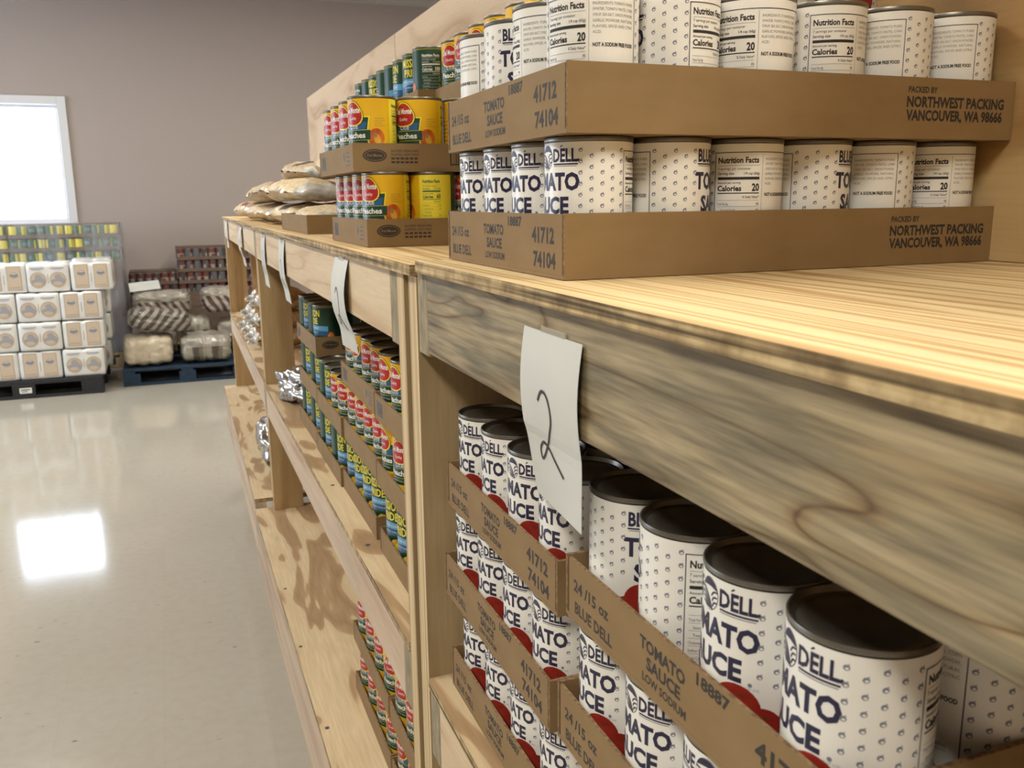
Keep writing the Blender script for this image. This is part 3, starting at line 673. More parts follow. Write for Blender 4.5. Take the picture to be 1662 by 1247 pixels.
# ------------------------------------------------------------------ cardboard trays
TL, TW, TT = 6*PIT+0.006, 4*PIT+0.006, 0.003
def tray_mesh(L, W, h, kind, plain_front=False):
    mb = MB(); t = TT
    e = {'+z': 'card_edge', '-x': 'card_edge', '+x': 'card_edge'}
    mb.box(0, L, t, W-t, 0, t, 'card')
    mb.box(0, L, 0, t, 0, h, 'card', e)                       # long side by -y, its ends bare
    mb.box(0, L, W-t, W, 0, h, 'card', e)
    mb.box(0.0004, t, t+0.0022, W-t-0.0022, 0.0006, h-0.0006, 'card', {'+z': 'card_edge', '-y': 'card_edge', '+y': 'card_edge', '-z': 'card_edge'})
    mb.box(L-t, L-0.0004, t+0.0022, W-t-0.0022, 0.0006, h-0.0006, 'card', {'+z': 'card_edge'})
    s = Flat(); q = Flat(); Hm = h*1000; Wm = W*1000
    if kind == 'sauce':
        k = Hm/53.0
        s.text('24 /15 oz', 14, 27*k, 10*k, 'ink_fade', width=58, bold=0.030); s.text('BLUE DELL', 16, 8*k, 10*k, 'ink_fade', width=62, bold=0.030)
        s.text('TOMATO', 118, 32*k, 9.5*k, 'ink_fade', width=56, bold=0.036); s.text('SAUCE', 127, 19*k, 9.5*k, 'ink_fade', width=42, bold=0.036); s.text('LOW SODIUM', 122, 8.5*k, 6.5*k, 'ink_fade', width=54, bold=0.030)
        s.text('18887', 186, 41*k, 8.5*k, 'ink_fade', width=34, bold=0.036)
        s.text('41712', 244, 28.5*k, 13*k, 'ink_fade', width=48, bold=0.036); s.text('74104', 247, 8*k, 13*k, 'ink_fade', width=48, bold=0.036)
        q.text('PACKED BY', 337, 40*k, 5.2*k, 'ink', width=34, bold=0.030); q.text('NORTHWEST PACKING', 336, 27.6*k, 9.2*k, 'ink', width=118, bold=0.036); q.text('VANCOUVER, WA 98666', 336, 16*k, 9.2*k, 'ink', width=117, bold=0.036)
    else:
        k = Hm/53.0
        s.rect(20, 62, 12*k, 15*k, 'ink_blue'); s.rect(20, 62, 38*k, 41*k, 'ink_blue')
        for j in range(12): s.rect(22+j*3.3, 22+j*3.3+(2.2 if j % 3 else 1.0), 15*k, 38*k, 'ink_blue')
        for j in range(4): s.rect(Wm-62+(j % 2)*6, Wm-30, (12+j*8)*k, (15+j*8)*k, 'ink_blue')
        s.ellipse(Wm-75, 30*k, 6, 9*k, 'ink_blue')
        q.ellipse(34, 30*k, 19, 12*k, 'ink_fade', 1, 24); q.ellipse(34, 30*k, 16.5, 9.6*k, 'card', 2, 24); q.ellipse(34, 30*k, 15.5, 8.8*k, 'ink_fade', 3, 24)
        q.text('Del Monte', 34, 28*k, 5*k, 'card', width=24, align='C', bold=0.02, layer=4)
        for j, t_ in enumerate(('SLICED PEACHES', 'IN EXTRA LIGHT SYRUP')): q.text(t_, 60, (37-j*7)*k, 4.2*k, 'ink_fade', width=44, bold=0.01)
        for j in range(12): q.rect(60+(j % 6)*7.4, 65.5+(j % 6)*7.4, (23-(j//6)*7)*k, (26.6-(j//6)*7)*k, 'ink_fade')
        q.frame(156, 234, 12*k, 44*k, 2.2, 'green', 1)
        for j in range(20): q.rect(162+j*3.4, 162+j*3.4+(1.6 if (j*7) % 3 else 0.7), 15*k, 41*k, 'ink_fade', 1)
        q.rect(172, 218, 5*k, 8*k, 'ink_fade')
    if not plain_front:
        s.on_plane(mb, (0.0004, W, 0), (0, -1, 0), (0, 0, 1), (-1, 0, 0), 0.00012)
        q.on_plane(mb, (0, 0, 0), (1, 0, 0), (0, 0, 1), (0, -1, 0), 0.00012)
    return mb.data('cardboard_tray')
TR_A, TR_B = tray_mesh(TL, TW, 0.0535, 'sauce'), tray_mesh(TL, TW, 0.050, 'sauce')
TR_L = tray_mesh(TL, TW, 0.0095, 'sauce', True)
TR_L2 = tray_mesh(TL, TW, 0.0315, 'sauce', True)
TR_P, TR_PS = tray_mesh(TL, TW, 0.043, 'peach'), tray_mesh(TL, TW, 0.041, 'peach', True)
def tray(me, loc, label, group, rz=0.0):
    o = bpy.data.objects.new('cardboard_tray', me); C.objects.link(o); o.location = loc; o.rotation_euler = (0, 0, rz)
    return tag(o, label, 'cardboard tray', group)
def cell(t, i, j):
    """centre of can i along x, j along y in tray object t"""
    c = t.matrix_basis @ Vector((0.003+PIT*(i+0.5), 0.003+PIT*(j+0.5), TT+0.0002))
    return (c.x, c.y, c.z)
def rnd(a): return random.uniform(-a, a)
ORD = ['first', 'second', 'third', 'fourth', 'fifth', 'sixth', 'seventh', 'eighth', 'ninth', 'tenth', 'eleventh', 'twelfth', 'thirteenth', 'fourteenth', 'fifteenth', 'sixteenth']
LAY = 0.1155

# stack of two tomato sauce trays on the near table top
GT = 'trays of the tomato sauce stack on the table top'; GC = 'tomato sauce cans stacked on the table top'
a1 = tray(TR_A, (0.2989, 0.6593, H+TOP1+0.0006), 'brown cardboard tray flat on the near table top, tomato sauce cans in it', GT, 0.005)
a2 = tray(TR_A, (0.2970, 0.6500, H+TOP1+LAY+0.0006), 'brown cardboard tray resting on cans, upper tray on the near table top', GT, 0.0)
low_row = [None, 94, -149, 94, 151, -153]; up_row = [176, -96, -170, -131, 137]
desc = lambda d: 'its %s towards the camera' % d
lowd = ['name lettering', 'dotted side', 'nutrition panel', 'start of name', 'ingredients panel', 'nutrition panel']
for i in range(6):
    p = cell(a1, i, 0)
    TOMATO.put(p, facing(p, world=180+rnd(3)) if i == 0 else facing(p, low_row[i]), 'tomato sauce can, lower table-top tray, %s from its aisle corner, %s showing' % (ORD[i], lowd[i]), 'can', GC)
for j in range(1, 4):
    p = cell(a1, 0, j)
    TOMATO.put(p, facing(p, world=180+rnd(4)), 'tomato sauce can, lower table-top tray, %s along the aisle side from the corner can' % ORD[j-1], 'can', GC)
for i, d in enumerate(up_row + [150]):
    p = cell(a2, i, 0)
    TOMATO.put(p, facing(p, d), 'tomato sauce can, upper table-top tray, %s from its aisle corner along the tray front' % ORD[i], 'can', GC)
for j, d in enumerate((130, 20, 90)):
    p = cell(a2, 0, j+1)
    TOMATO.put(p, facing(p, d), 'tomato sauce can, upper table-top tray, %s along the aisle side from the corner can' % ORD[j], 'can', GC)
for i in range(1, 6):
    p = cell(a2, i, 1)
    TOMATO.put(p, facing(p, random.uniform(0, 360)), 'tomato sauce can, second row back in the upper table-top tray, %s along' % ORD[i-1], 'can', GC)
for i, d, lb in ((3, 170, 'loose tomato sauce can on top of the upper tray, white back panel showing'), (4, -20, 'loose tomato sauce can on top of the upper tray, red tomatoes showing')):
    p = cell(a2, i, 1); p = (p[0]+0.012, p[1]+0.01, p[2]+CH+0.0003)
    TOMATO.put(p, facing(p, d), lb, 'can', GC)

# peach stack on the middle table top
GPT = 'trays of the peach stack on the table top'; GPC = 'peach cans stacked on the table top'
b1 = tray(TR_P, (0.292, 1.385, H+TOP2+0.0006), 'cardboard tray of peach cans flat on the middle table top', GPT)
b2 = tray(TR_P, (0.278, 1.400, H+TOP2+LAY+0.0006), 'cardboard tray resting on peach cans, second layer of the table-top peach stack', GPT)
for lay, b in ((0, b1), (1, b2)):
    nm = ('lower', 'upper')[lay]
    for j in range(4):
        p = cell(b, 0, j)
        PEACH.put(p, facing(p, (-44, -53)[lay]+rnd(3)), 'yellow peach can, %s peach tray on table top, %s along the aisle side' % (nm, ORD[j]), 'can', GPC)
    for i in range(1, 4):
        p = cell(b, i, 0)
        d = ((0, -128, -60, 20), (0, -40, 70, -40))[lay][i]
        PEACH.put(p, facing(p, d), 'yellow peach can, %s peach tray on table top, %s inward from the corner can' % (nm, ORD[i-1]), 'can', GPC)
# closed cartons that carry the third layer behind, and the third layer itself
def carton_mesh(L, W, h):
    mb = MB(); mb.box(0, L, 0, W, 0, h, 'card'); mb.box(0.01, L-0.01, W/2-0.025, W/2+0.025, h, h+0.0003, 'tan'); return mb.data('cardboard_carton')
for (x, y, L, W, lb) in ((0.47, 0.995, 0.285, 0.355, 'closed brown carton behind the tomato sauce stack, under yellow cans'), (0.475, 1.715, 0.28, 0.60, 'closed brown carton behind the peach stack, under the dark green cans')):
    o = link_mesh('cardboard_carton', carton_mesh(L, W, 2*LAY), None, 0.002, loc=(x, y, H+TOP2+0.0005)); tag(o, lb, 'carton', 'closed cartons on the table top')
def small_tray(n, m, h): return tray_mesh(n*PIT+0.006, m*PIT+0.006, h, 'peach', True)
Z3 = H+TOP2+2*LAY+0.0006
t3 = [tray(small_tray(3, 4, 0.038), (0.4790, 1.318, Z3), 'third-layer cardboard tray of yellow peach cans by the backboard', GPT),
      tray(small_tray(3, 4, 0.038), (0.4820, 1.003, Z3), 'third-layer cardboard tray of yellow cans, showing over the tomato sauce cans', GPT),
      tray(small_tray(3, 8, 0.038), (0.4480, 1.632, Z3), 'third-layer cardboard tray of dark green fruit cans by the backboard', GPT)]
for q, (t_, n, nm) in enumerate(((t3[0], 4, 'third-layer tray beside dark green cans'), (t3[1], 4, 'third-layer tray over the tomato sauce cans'))):
    for j in range(n):
        p = cell(t_, 0, j)
        PEACH.put(p, facing(p, -42+rnd(6)) if q == 0 else facing(p, -120+rnd(20)), 'yellow peach can, %s, %s from near end' % (nm, ORD[j]), 'can', GPC)
prd = [-148, -30, -85, 22, 57, -45, -140, 150]
for j in range(8):
    p = cell(t3[2], 0, j)
    PRIDE.put(p, facing(p, prd[j]), 'dark green fruit can, third-layer tray by the backboard, %s from its near end' % ORD[j], 'can', 'dark green fruit cans on the table top')
for t_, n in ((t3[0], 4), (t3[1], 4)):
    for j in range(n):
        p = cell(t_, 1, j); PEACH.put(p, facing(p, random.uniform(0, 360)), 'yellow can, second row, third-layer tray %s, %s from near end' % ('beside the green cans' if t_ is t3[0] else 'over the tomato cans', ORD[j]), 'can', GPC)

# lower bay of the near unit: three layers, two trays deep along the aisle
GLT = 'trays in the bay under the near table top'; GLC = 'tomato sauce cans in the bay under the near table top'
base = H+MID1+0.0006+0.0100
for (y, nm, me_, x) in ((0.632, 'far', TR_L, 0.291), (0.286, 'near', TR_L2, 0.283)):
    tray(me_, (x, y, H+MID1+0.0006), 'shallow cardboard lid on the middle shelf under the %s tomato sauce stack' % nm, GLT)
layer_names = ('bottom', 'middle', 'top')
for k in range(3):
    off = (0.000, 0.012, 0.0)[k]
    for s, (y, nm) in enumerate(((0.6310, 'far'), (0.2830, 'near'))):
        t_ = tray(TR_B, (0.280-(0.002 if k == 1 else 0)-0.008*s, y+off, base+k*LAY+0.022*s), '%s cardboard tray of the %s tomato sauce stack in the near bay' % (layer_names[k], nm), GLT)
        for j in range(4):
            p = cell(t_, 0, j)
            if s == 0: rot = facing(p, world=180+rnd(9))
            elif k == 2: rot = facing(p, {3: 38, 2: -124, 1: -58, 0: -64}[j])
            elif k == 1: rot = facing(p, {3: -66, 2: -60, 1: -35, 0: -60}[j])
            else: rot = facing(p, world=180+rnd(9))
            TOMATO.put(p, rot, 'tomato sauce can, %s tray of %s stack under table top, %s from far end' % (layer_names[k], nm, ORD[3-j]), 'can', GLC)
        if k == 2:
            for j in range(4):
                for i in ((1, 2) if (s == 0 or j > 0) else (1, 2, 3)):
                    p = cell(t_, i, j)
                    TOMATO.put(p, facing(p, 115 if (s == 1 and j == 0 and i == 1) else random.uniform(0, 360)), 'tomato sauce can, top tray, %s stack under table top, %s row in, %s from end' % (nm, ORD[i], ORD[3-j]), 'can', GLC)
        elif s == 1:
            for i in (1, 2):
                p = cell(t_, i, 0); TOMATO.put(p, facing(p, random.uniform(0, 360)), 'tomato sauce can, %s tray, near stack under table top, %s row in, camera end' % (layer_names[k], ORD[i]), 'can', GLC)

# middle bay of the middle unit
GMT = 'trays in the bay under the middle table top'; GMC = 'fruit cans in the bay under the middle table top'
mb_y = [1.094, 1.410, 1.726, 2.042]; mb_n = ['nearest', 'second', 'third', 'farthest']
for k in range(3):
    for c in range(4):
        if k == 2 and c == 2: continue
        y = mb_y[c] + (0.045 if k == 0 and c > 0 else 0.03 if k == 0 else 0) + (0.0 if k != 1 else 0.006)
        if k == 0: y = [1.090, 1.450, 1.766, 2.082][c]
        t_ = tray(TR_PS if k < 2 else TR_P, (0.295 + (0.004 if c % 2 else 0), y, H+MID2+0.0006+k*0.1155), '%s tray of the %s stack on the middle shelf beside the end panel' % (layer_names[k], mb_n[c]), GMT)
        for j in range(4):
            p = cell(t_, 0, j)
            dark = (k == 0) or (k == 1 and (c == 3 or (c == 2 and j > 1))) or (k == 2 and c == 3)
            if dark: PRIDE.put(p, facing(p, (-60 if c < 2 else 45 if j % 2 else -75)+rnd(8)), 'dark green fruit can, %s tray of %s stack in middle bay, %s from near end' % (layer_names[k], mb_n[c], ORD[j]), 'can', GMC)
            else: PEACH.put(p, facing(p, -58+rnd(12)), 'yellow peach can, %s tray of %s stack in middle bay, %s from near end' % (layer_names[k], mb_n[c], ORD[j]), 'can', GMC)
        if k == 2 or c == 2 and k == 1:
            for j in range(4):
                p = cell(t_, 1, j); (PRIDE if c == 3 else PEACH).put(p, facing(p, random.uniform(0, 360)), 'fruit can, second row, %s tray of %s stack in middle bay, %s from near end' % (layer_names[k], mb_n[c], ORD[j]), 'can', GMC)
            if c == 3:
                for i in (2, 3):
                    p = cell(t_, i, 0); PRIDE.put(p, facing(p, random.uniform(0, 360)), 'dark fruit can, near end of the farthest top tray in middle bay, %s row in' % ORD[i], 'can', GMC)

# bottom bay of the middle unit
GBT = 'trays on the bottom shelf'; GBC = 'peach cans on the bottom shelf'
for k in range(2):
    for c, y in enumerate((1.082, 1.400)):
        t_ = tray(TR_PS, (0.296, y, H+BOT+0.0006+k*0.1155), '%s cardboard tray of the %s stack on the bottom shelf' % (('lower', 'upper')[k], ('near', 'far')[c]), GBT)
        for j in range(4):
            p = cell(t_, 0, j); PEACH.put(p, facing(p, -52+rnd(10)), 'peach can, %s tray of %s stack on bottom shelf, %s from near end' % (('lower', 'upper')[k], ('near', 'far')[c], ORD[j]), 'can', GBC)

# ------------------------------------------------------------------ bags of beans on the far top
def bag_mesh(key, L, W, T, seed, label=None, ends='clear_wrap', nu=26, nv=14):
    """pillow bag lying along y: crimped see-through ends, full middle; label: (u0,u1,v0,v1,key) patch on the aisle flank"""
    rs = random.Random(seed); mb = MB()
    sx, sy = rs.uniform(0, 50), rs.uniform(0, 50)
    def pt(a, b, side):
        e = abs(2*a-1); crimp = max(0.0, 1-e**5)**0.45
        wid = W/2*(0.72+0.28*crimp)
        x = (2*b-1)*wid
        th = T/2*crimp*max(0.0, 1-(2*b-1)**2)**0.5
        nz = mnoise.noise(Vector((a*7+sx, b*4+sy, side*3)))*0.12*T*crimp
        y = (a-0.5)*L + mnoise.noise(Vector((b*5+sx, a*2, 9)))*0.012*(e**4)
        zz = side*th*(1.0 if side > 0 else 0.75) + nz + (mnoise.noise(Vector((b*6, sx, a*3)))*0.012*e**6)
        return (x, y, zz + T*0.40)
    for side in (1, -1):
        base = len(mb.v)
        for i in range(nu+1):
            for j in range(nv+1): mb.v.append(pt(i/nu, j/nv, side))
        for i in range(nu):
            for j in range(nv):
                q = (base+i*(nv+1)+j, base+(i+1)*(nv+1)+j, base+(i+1)*(nv+1)+j+1, base+i*(nv+1)+j+1)
                a, b = (i+0.5)/nu, (j+0.5)/nv
                k = ends if (a < 0.09 or a > 0.91) else key
                if label:
                    for (u0, u1, v0, v1, kk) in label:
                        if side > 0 and u0 < a < u1 and v0 < b < v1: k = kk
                mb.f.append(q if side < 0 else q[::-1]); mb.m.append(mb.mat(k))
    me = mb.data('bag'); bm = bmesh.new(); bm.from_mesh(me)
    bmesh.ops.remove_doubles(bm, verts=bm.verts, dist=0.0006); bmesh.ops.recalc_face_normals(bm, faces=bm.faces); bm.to_mesh(me); bm.free()
    me.polygons.foreach_set('use_smooth', [True]*len(me.polygons))
    return me
t_far = tray(tray_mesh(0.172, 0.46, 0.042, 'peach', True), (0.2935, 2.03, H+TOP2+0.0006), 'low brown cardboard tray of bean bags on the middle table top', 'trays on the far table top')
BL = [(0.30, 0.62, 0.10, 0.42, 'ink')]; BR = [(0.25, 0.55, 0.08, 0.30, 'bag_red')]
bag_kinds = [bag_mesh('beans', 0.30, 0.16, 0.055, 1, BL), bag_mesh('beans_tan', 0.30, 0.17, 0.06, 2, None), bag_mesh('beans', 0.28, 0.15, 0.06, 3, BR), bag_mesh('beans_tan', 0.27, 0.16, 0.05, 4, BL), bag_mesh('beans', 0.30, 0.17, 0.055, 5, None)]
zt = H+TOP2+0.001
BAGS = [  # x, y, z above the top, kind, yaw, pitch, roll, what sets it apart
    (0.379, 2.26, 0.003, 4, 0, 1.5, 0, 'cream bean bag lying in the low cardboard tray'),
    (0.392, 2.72, 0, 0, 6, 0, 0, 'cream bean bag with a black label, lying just beyond the low tray'),
    (0.392, 3.1, 0, 3, -5, 0, 0, 'tan bean bag with a black label at the front of the heap'),
    (0.392, 3.48, 0, 4, 7, 0, 0, 'plain cream bean bag on the shelf top, middle of the heap front'),
    (0.392, 3.86, 0, 1, -6, 0, 0, 'plain tan bean bag low in the heap, past its middle'),
    (0.392, 4.28, 0, 2, 7, 0, 0, 'cream bean bag with a red label at the far end of the heap'),
    (0.605, 2.63, 0, 1, 3, 0, 0, 'tan bean bag under the others, by the backboard'),
    (0.605, 3, 0, 4, -4, 0, 0, 'cream bean bag under the others, by the backboard'),
    (0.605, 3.42, 0, 0, 5, 0, 0, 'cream bean bag with black label flat against the backboard'),
    (0.605, 3.85, 0, 3, 0, 0, 0, 'tan labelled bean bag flat at the far backboard'),
    (0.392, 2.66, 0.068, 4, 7, 1.5, 0, 'plump cream bean bag resting over the low tray'),
    (0.392, 3.01, 0.068, 2, -7, 1.5, 0, 'cream bean bag with a red label in the second layer'),
    (0.392, 3.36, 0.068, 1, 7, -1.5, 0, 'tan bean bag with raised clear end in the second layer'),
    (0.392, 3.72, 0.068, 3, -7, 1.5, 0, 'tan bean bag with black label tilted on the heap end'),
    (0.605, 2.56, 0.076, 0, -6, 0, 0, 'cream bean bag of the second layer near the peach stack'),
    (0.605, 3.02, 0.068, 1, 7, 0, 0, 'tan bean bag of the second layer by the backboard'),
    (0.605, 3.45, 0.068, 4, -5, 0, 0, 'cream bean bag of the second layer by the far backboard'),
    (0.5, 2.62, 0.136, 4, -7, 1.5, 0, 'cream bean bag on the crest of the heap, nearest the peach stack'),
    (0.47, 3.02, 0.136, 3, 7, 1.5, 0, 'tan bean bag with black label on the crest of the heap'),
    (0.49, 3.4, 0.136, 2, -7, -1.5, 0, 'cream bean bag with red label topping the heap'),
    (0.605, 3.83, 0.068, 1, 7, 1.5, 0, 'plain tan bean bag on the second layer, farthest along the backboard'),
]
for (x, y, z, k, yw, pt_, rl, lab) in BAGS:
    o = bpy.data.objects.new('bean_bag', bag_kinds[k]); C.objects.link(o)
    o.scale = (0.84, 0.9, 1.0) if 'lying in' in lab else (1.06, 1.08, 1.22); o.location = (x, y, zt+z+0.006); o.rotation_euler = (math.radians(pt_*1.6), math.radians(rl), math.radians(yw)); tag(o, lab, 'bag', 'bean bags heaped on the far table top')

def crumple_mesh(name, sx, sy, sz, seed, key, amp=0.35, freq=2.2):
    rs = random.Random(seed); bm = bmesh.new(); bmesh.ops.create_icosphere(bm, subdivisions=4, radius=1.0)
    off = Vector((rs.uniform(0, 40),)*3)
    for v in bm.verts:
        n = mnoise.noise(v.co*freq+off); n2 = abs(mnoise.noise(v.co*freq*2.6+off*1.7))
        s = 1+amp*n-amp*0.9*n2
        c = v.co*s; v.co = Vector((c.x*sx, c.y*sy, max(-0.72, c.z)*sz))
    zmin = min(v.co.z for v in bm.verts)
    for v in bm.verts: v.co.z -= zmin
    me = bpy.data.meshes.new(name); bm.to_mesh(me); bm.free(); me.materials.append(M[key])
    return me
# bagged rolls in shiny wrap on the far unit's middle shelf
roll_b = bag_mesh('rolls', 0.21, 0.085, 0.075, 21, None)
rb = bpy.data.objects.new('bean_pouch', roll_b); C.objects.link(rb)
wr = link_mesh('twisted_end', crumple_mesh('twisted_end', 0.019, 0.022, 0.015, 22, 'clear_wrap', 0.45, 2.0), rb); wr.location = (0.0, 0.108, 0.012)
RB = Stock(rb)
zz = H+MID3+0.010
for n_, (x, y, z, lab) in enumerate(((0.395, 3.62, 0.0, 'brown bean pouch, lowest and nearest the post, clear twisted end to the aisle'), (0.40, 3.63, 0.076, 'brown bean pouch, second up beside the post, clear twisted end to the aisle'), (0.41, 3.62, 0.152, 'brown bean pouch on top of the pile beside the post'),
        (0.395, 3.80, 0.0, 'brown bean pouch on the shelf, second column of the pile'), (0.40, 3.79, 0.076, 'brown bean pouch one up in the second column of the pile'), (0.41, 3.80, 0.152, 'brown bean pouch on top of the second column of the pile'),
        (0.395, 3.99, 0.0, 'brown bean pouch on the shelf, third column of the pile'), (0.40, 4.00, 0.076, 'brown bean pouch upper one in the third column of the pile'),
        (0.395, 4.17, 0.0, 'brown bean pouch alone at the far end of the pile'))):
    RB.put((x, y, zz+z), (0, 0, PI/2+rnd(0.15)), lab, 'bag', 'brown bean pouches on the far middle shelf')
for (nm, me, loc, rz, lab) in (
    ('plastic_bag', crumple_mesh('plastic_bag', 0.065, 0.17, 0.055, 31, 'silver', 0.5, 2.4), (0.345, 2.655, H+MID2+0.001), 0.1, 'crumpled silver plastic bag on the middle shelf beside the post'),
    ('plastic_bag', crumple_mesh('plastic_bag', 0.06, 0.14, 0.045, 32, 'silver', 0.5, 2.6), (0.53, 2.62, H+MID2+0.001), -0.2, 'smaller silver plastic bag behind the crumpled one on the middle shelf'),
    ('plastic_bag', crumple_mesh('plastic_bag', 0.055, 0.22, 0.085, 33, 'silver', 0.35, 2.0), (0.318, 3.50, H+BOT+0.029), 0.0, 'large shiny plastic bag on the far bottom shelf')):
    tag(link_mesh(nm, me, None, 0, True, loc), lab, 'bag', 'crumpled plastic bags on the shelves')
    o = C.objects[-1]; o.rotation_euler = (0, 0, rz)

# ------------------------------------------------------------------ paper signs taped to the rails
def sheet(name, cols, thick=0.0003):
    """cols: rows of points from top to bottom, each row left to right seen from the aisle"""
    mb = MB(); nr, nc = len(cols), len(cols[0])
    for row in cols: mb.v += [tuple(p) for p in row]
    b = len(mb.v)
    for row in cols: mb.v += [(p[0]+thick, p[1], p[2]) for p in row]
    mi = mb.mat('paper')
    for i in range(nr-1):
        for j in range(nc-1):
            a = i*nc+j
            mb.f.append((a, a+nc, a+nc+1, a+1)); mb.f.append((b+a, b+a+1, b+a+nc+1, b+a+nc)); mb.m += [mi, mi]
    return mb
def sign(xf, y1, y0, zt_, zb, profile, label, tapey=None, glyph=None, skew=0.0, rx=0.0):
    """sheet hanging on the rail front xf from height zt_ to zb; profile(t, s) gives how far it stands off"""
    rows = []; n, m = 18, 8
    def P(t, s):
        y = y1+(y0-y1)*s; z = zt_+(zb-zt_)*t + skew*s*t
        return (xf-0.0012-profile(t, s), y + rx*t*t, z)
    for i in range(n+1): rows.append([P(i/n, j/m) for j in range(m+1)])
    mb = sheet('paper_sign', rows)
    if glyph:
        w_ = 0.0036
        for st in glyph:
            for (s0, t0), (s1, t1) in zip(st[:-1], st[1:]):
                a, b = Vector(P(t0, s0)), Vector(P(t1, s1)); d = (b-a).normalized(); nrm = Vector((-1, 0, 0)); sd = d.cross(nrm)*w_*0.35
                lift = Vector((-0.0005, 0, 0)); e = d*w_*0.15
                mb.poly([a-sd-e+lift, b-sd+e+lift, b+sd+e+lift, a+sd-e+lift], 'ink')
    o = mb.build('paper_sign', None, 0, False); tag(o, label, 'paper sign', 'paper signs taped to the shelf rails')
    yc = tapey if tapey is not None else (y1+y0)/2
    t = MB(); t.box(xf-0.0023, xf-0.0008, yc-0.022, yc+0.022, zt_-0.016, zt_+0.004, 'tape'); tp = t.build('tape', o); tp['label'] = 'clear tape strip'
    return o
def smooth(pts, n=8):
    out = []
    for i in range(len(pts)-1):
        p0, p1, p2, p3 = pts[max(i-1, 0)], pts[i], pts[i+1], pts[min(i+2, len(pts)-1)]
        for k in range(n):
            t = k/n
            out.append(tuple(0.5*((2*p1[d])+(-p0[d]+p2[d])*t+(2*p0[d]-5*p1[d]+4*p2[d]-p3[d])*t*t+(-p0[d]+3*p1[d]-3*p2[d]+p3[d])*t**3) for d in (0, 1)))
    return out+[pts[-1]]
two = [smooth([(0.34, 0.38), (0.40, 0.325), (0.48, 0.33), (0.54, 0.39), (0.55, 0.47), (0.50, 0.55), (0.42, 0.63), (0.33, 0.71), (0.28, 0.725), (0.27, 0.67), (0.34, 0.625), (0.43, 0.64), (0.54, 0.70), (0.68, 0.765)])]
sign(0.262, 0.650, 0.543, H-0.098, H-0.238, lambda t, s: 0.004*math.sin(PI*min(1, t*1.6)) - (0.012*max(0, t-0.55)*(1-s)*2 if t > 0.55 else 0) + 0.001, 'white paper sign with the handwritten 2, taped to the grey-stained rail', 0.594, two, 0.002)
curl = lambda a, b, c: (lambda t, s: a*math.sin(PI*min(1.0, t*1.25)) - b*max(0, t-0.6)*2 + c*t*t*(s-0.3))
sign(0.260, 1.492, 1.378, H-0.0885, H-0.238, curl(0.010, 0.008, -0.004), 'white paper sign curling off the middle unit rail, closest of its curled signs', None, two, 0)
sign(0.260, 2.275, 2.170, H-0.0885, H-0.240, curl(0.005, 0.010, 0.0), 'thin-looking paper sign halfway along the middle unit rail', None, two, 0)
sign(0.260, 2.72, 2.612, H-0.0885, H-0.240, curl(0.004, 0.006, 0.0), 'paper sign at the far end of the middle unit rail, beside the joint', None, two, 0)
sign(0.268, 3.63, 3.52, H-0.0885, H-0.238, curl(0.010, 0.010, 0.0), 'paper sign halfway along the farthest unit rail', None, two, 0)
sign(0.2785, 4.64, 4.53, H-0.0885, H-0.214, curl(0.006, 0.0, 0.0), 'paper sign at the far end of the shelving row', None, two, 0)

# ------------------------------------------------------------------ pallets and stock by the far wall
def pallet(name, loc, L, W, key, label, sticker=False):
    r = tag(empty(name, loc), label, 'pallet', None); hh = 0.15
    mb = MB()
    if key == 'black_plastic': mb.box(0, L, 0, W, hh-0.035, hh, key)
    else:
        for k in range(7): y = k*(W-0.1)/6; mb.box(0, L, y, y+0.1, hh-0.022, hh, key)
        for k in range(3): x = k*(L-0.1)/2; mb.box(x, x+0.1, 0, W, hh-0.044, hh-0.0225, key)
    mb.build('top_deck', r, 0.003)
    mb = MB()
    for k in range(3): y = k*(W-0.12)/2; mb.box(0, L, y, y+0.12, 0, 0.025, key)
    mb.build('bottom_deck', r, 0.003)
    z1 = hh-0.0352 if key == 'black_plastic' else hh-0.0445
    for i in range(3):
        for j in range(3):
            bw = 0.17 if key == 'black_plastic' else 0.14
            x = i*(L-bw)/2; y = j*(W-0.12)/2
            mb = MB(); mb.box(x, x+bw, y, y+0.12, 0.0252, z1, key); mb.build('block', r, 0.003)
    if sticker:
        mb = MB(); mb.box(L*0.515-0.05, L*0.515+0.04, -0.0012, 0.0, 0.045, 0.09, 'white')
        F = Flat(); F.rect(10, 78, 26, 34, 'ink_fade'); F.rect(14, 60, 12, 18, 'ink_fade'); F.on_plane(mb, (L*0.515-0.05, -0.0014, 0.045), (1, 0, 0), (0, 0, 1), (0, -1, 0)); s_ = mb.build('sticker', r); s_['label'] = 'white sticker'
    return r
PY = 8.10
pallet('plastic_pallet', (-1.80, PY, 0), 1.20, 1.0, 'black_plastic', 'black plastic pallet under the white wrapped packs', True)
pallet('wooden_pallet', (-0.455, 8.28, 0), 1.06, 1.0, 'blue_paint', 'blue wooden pallet under the bundled bags')
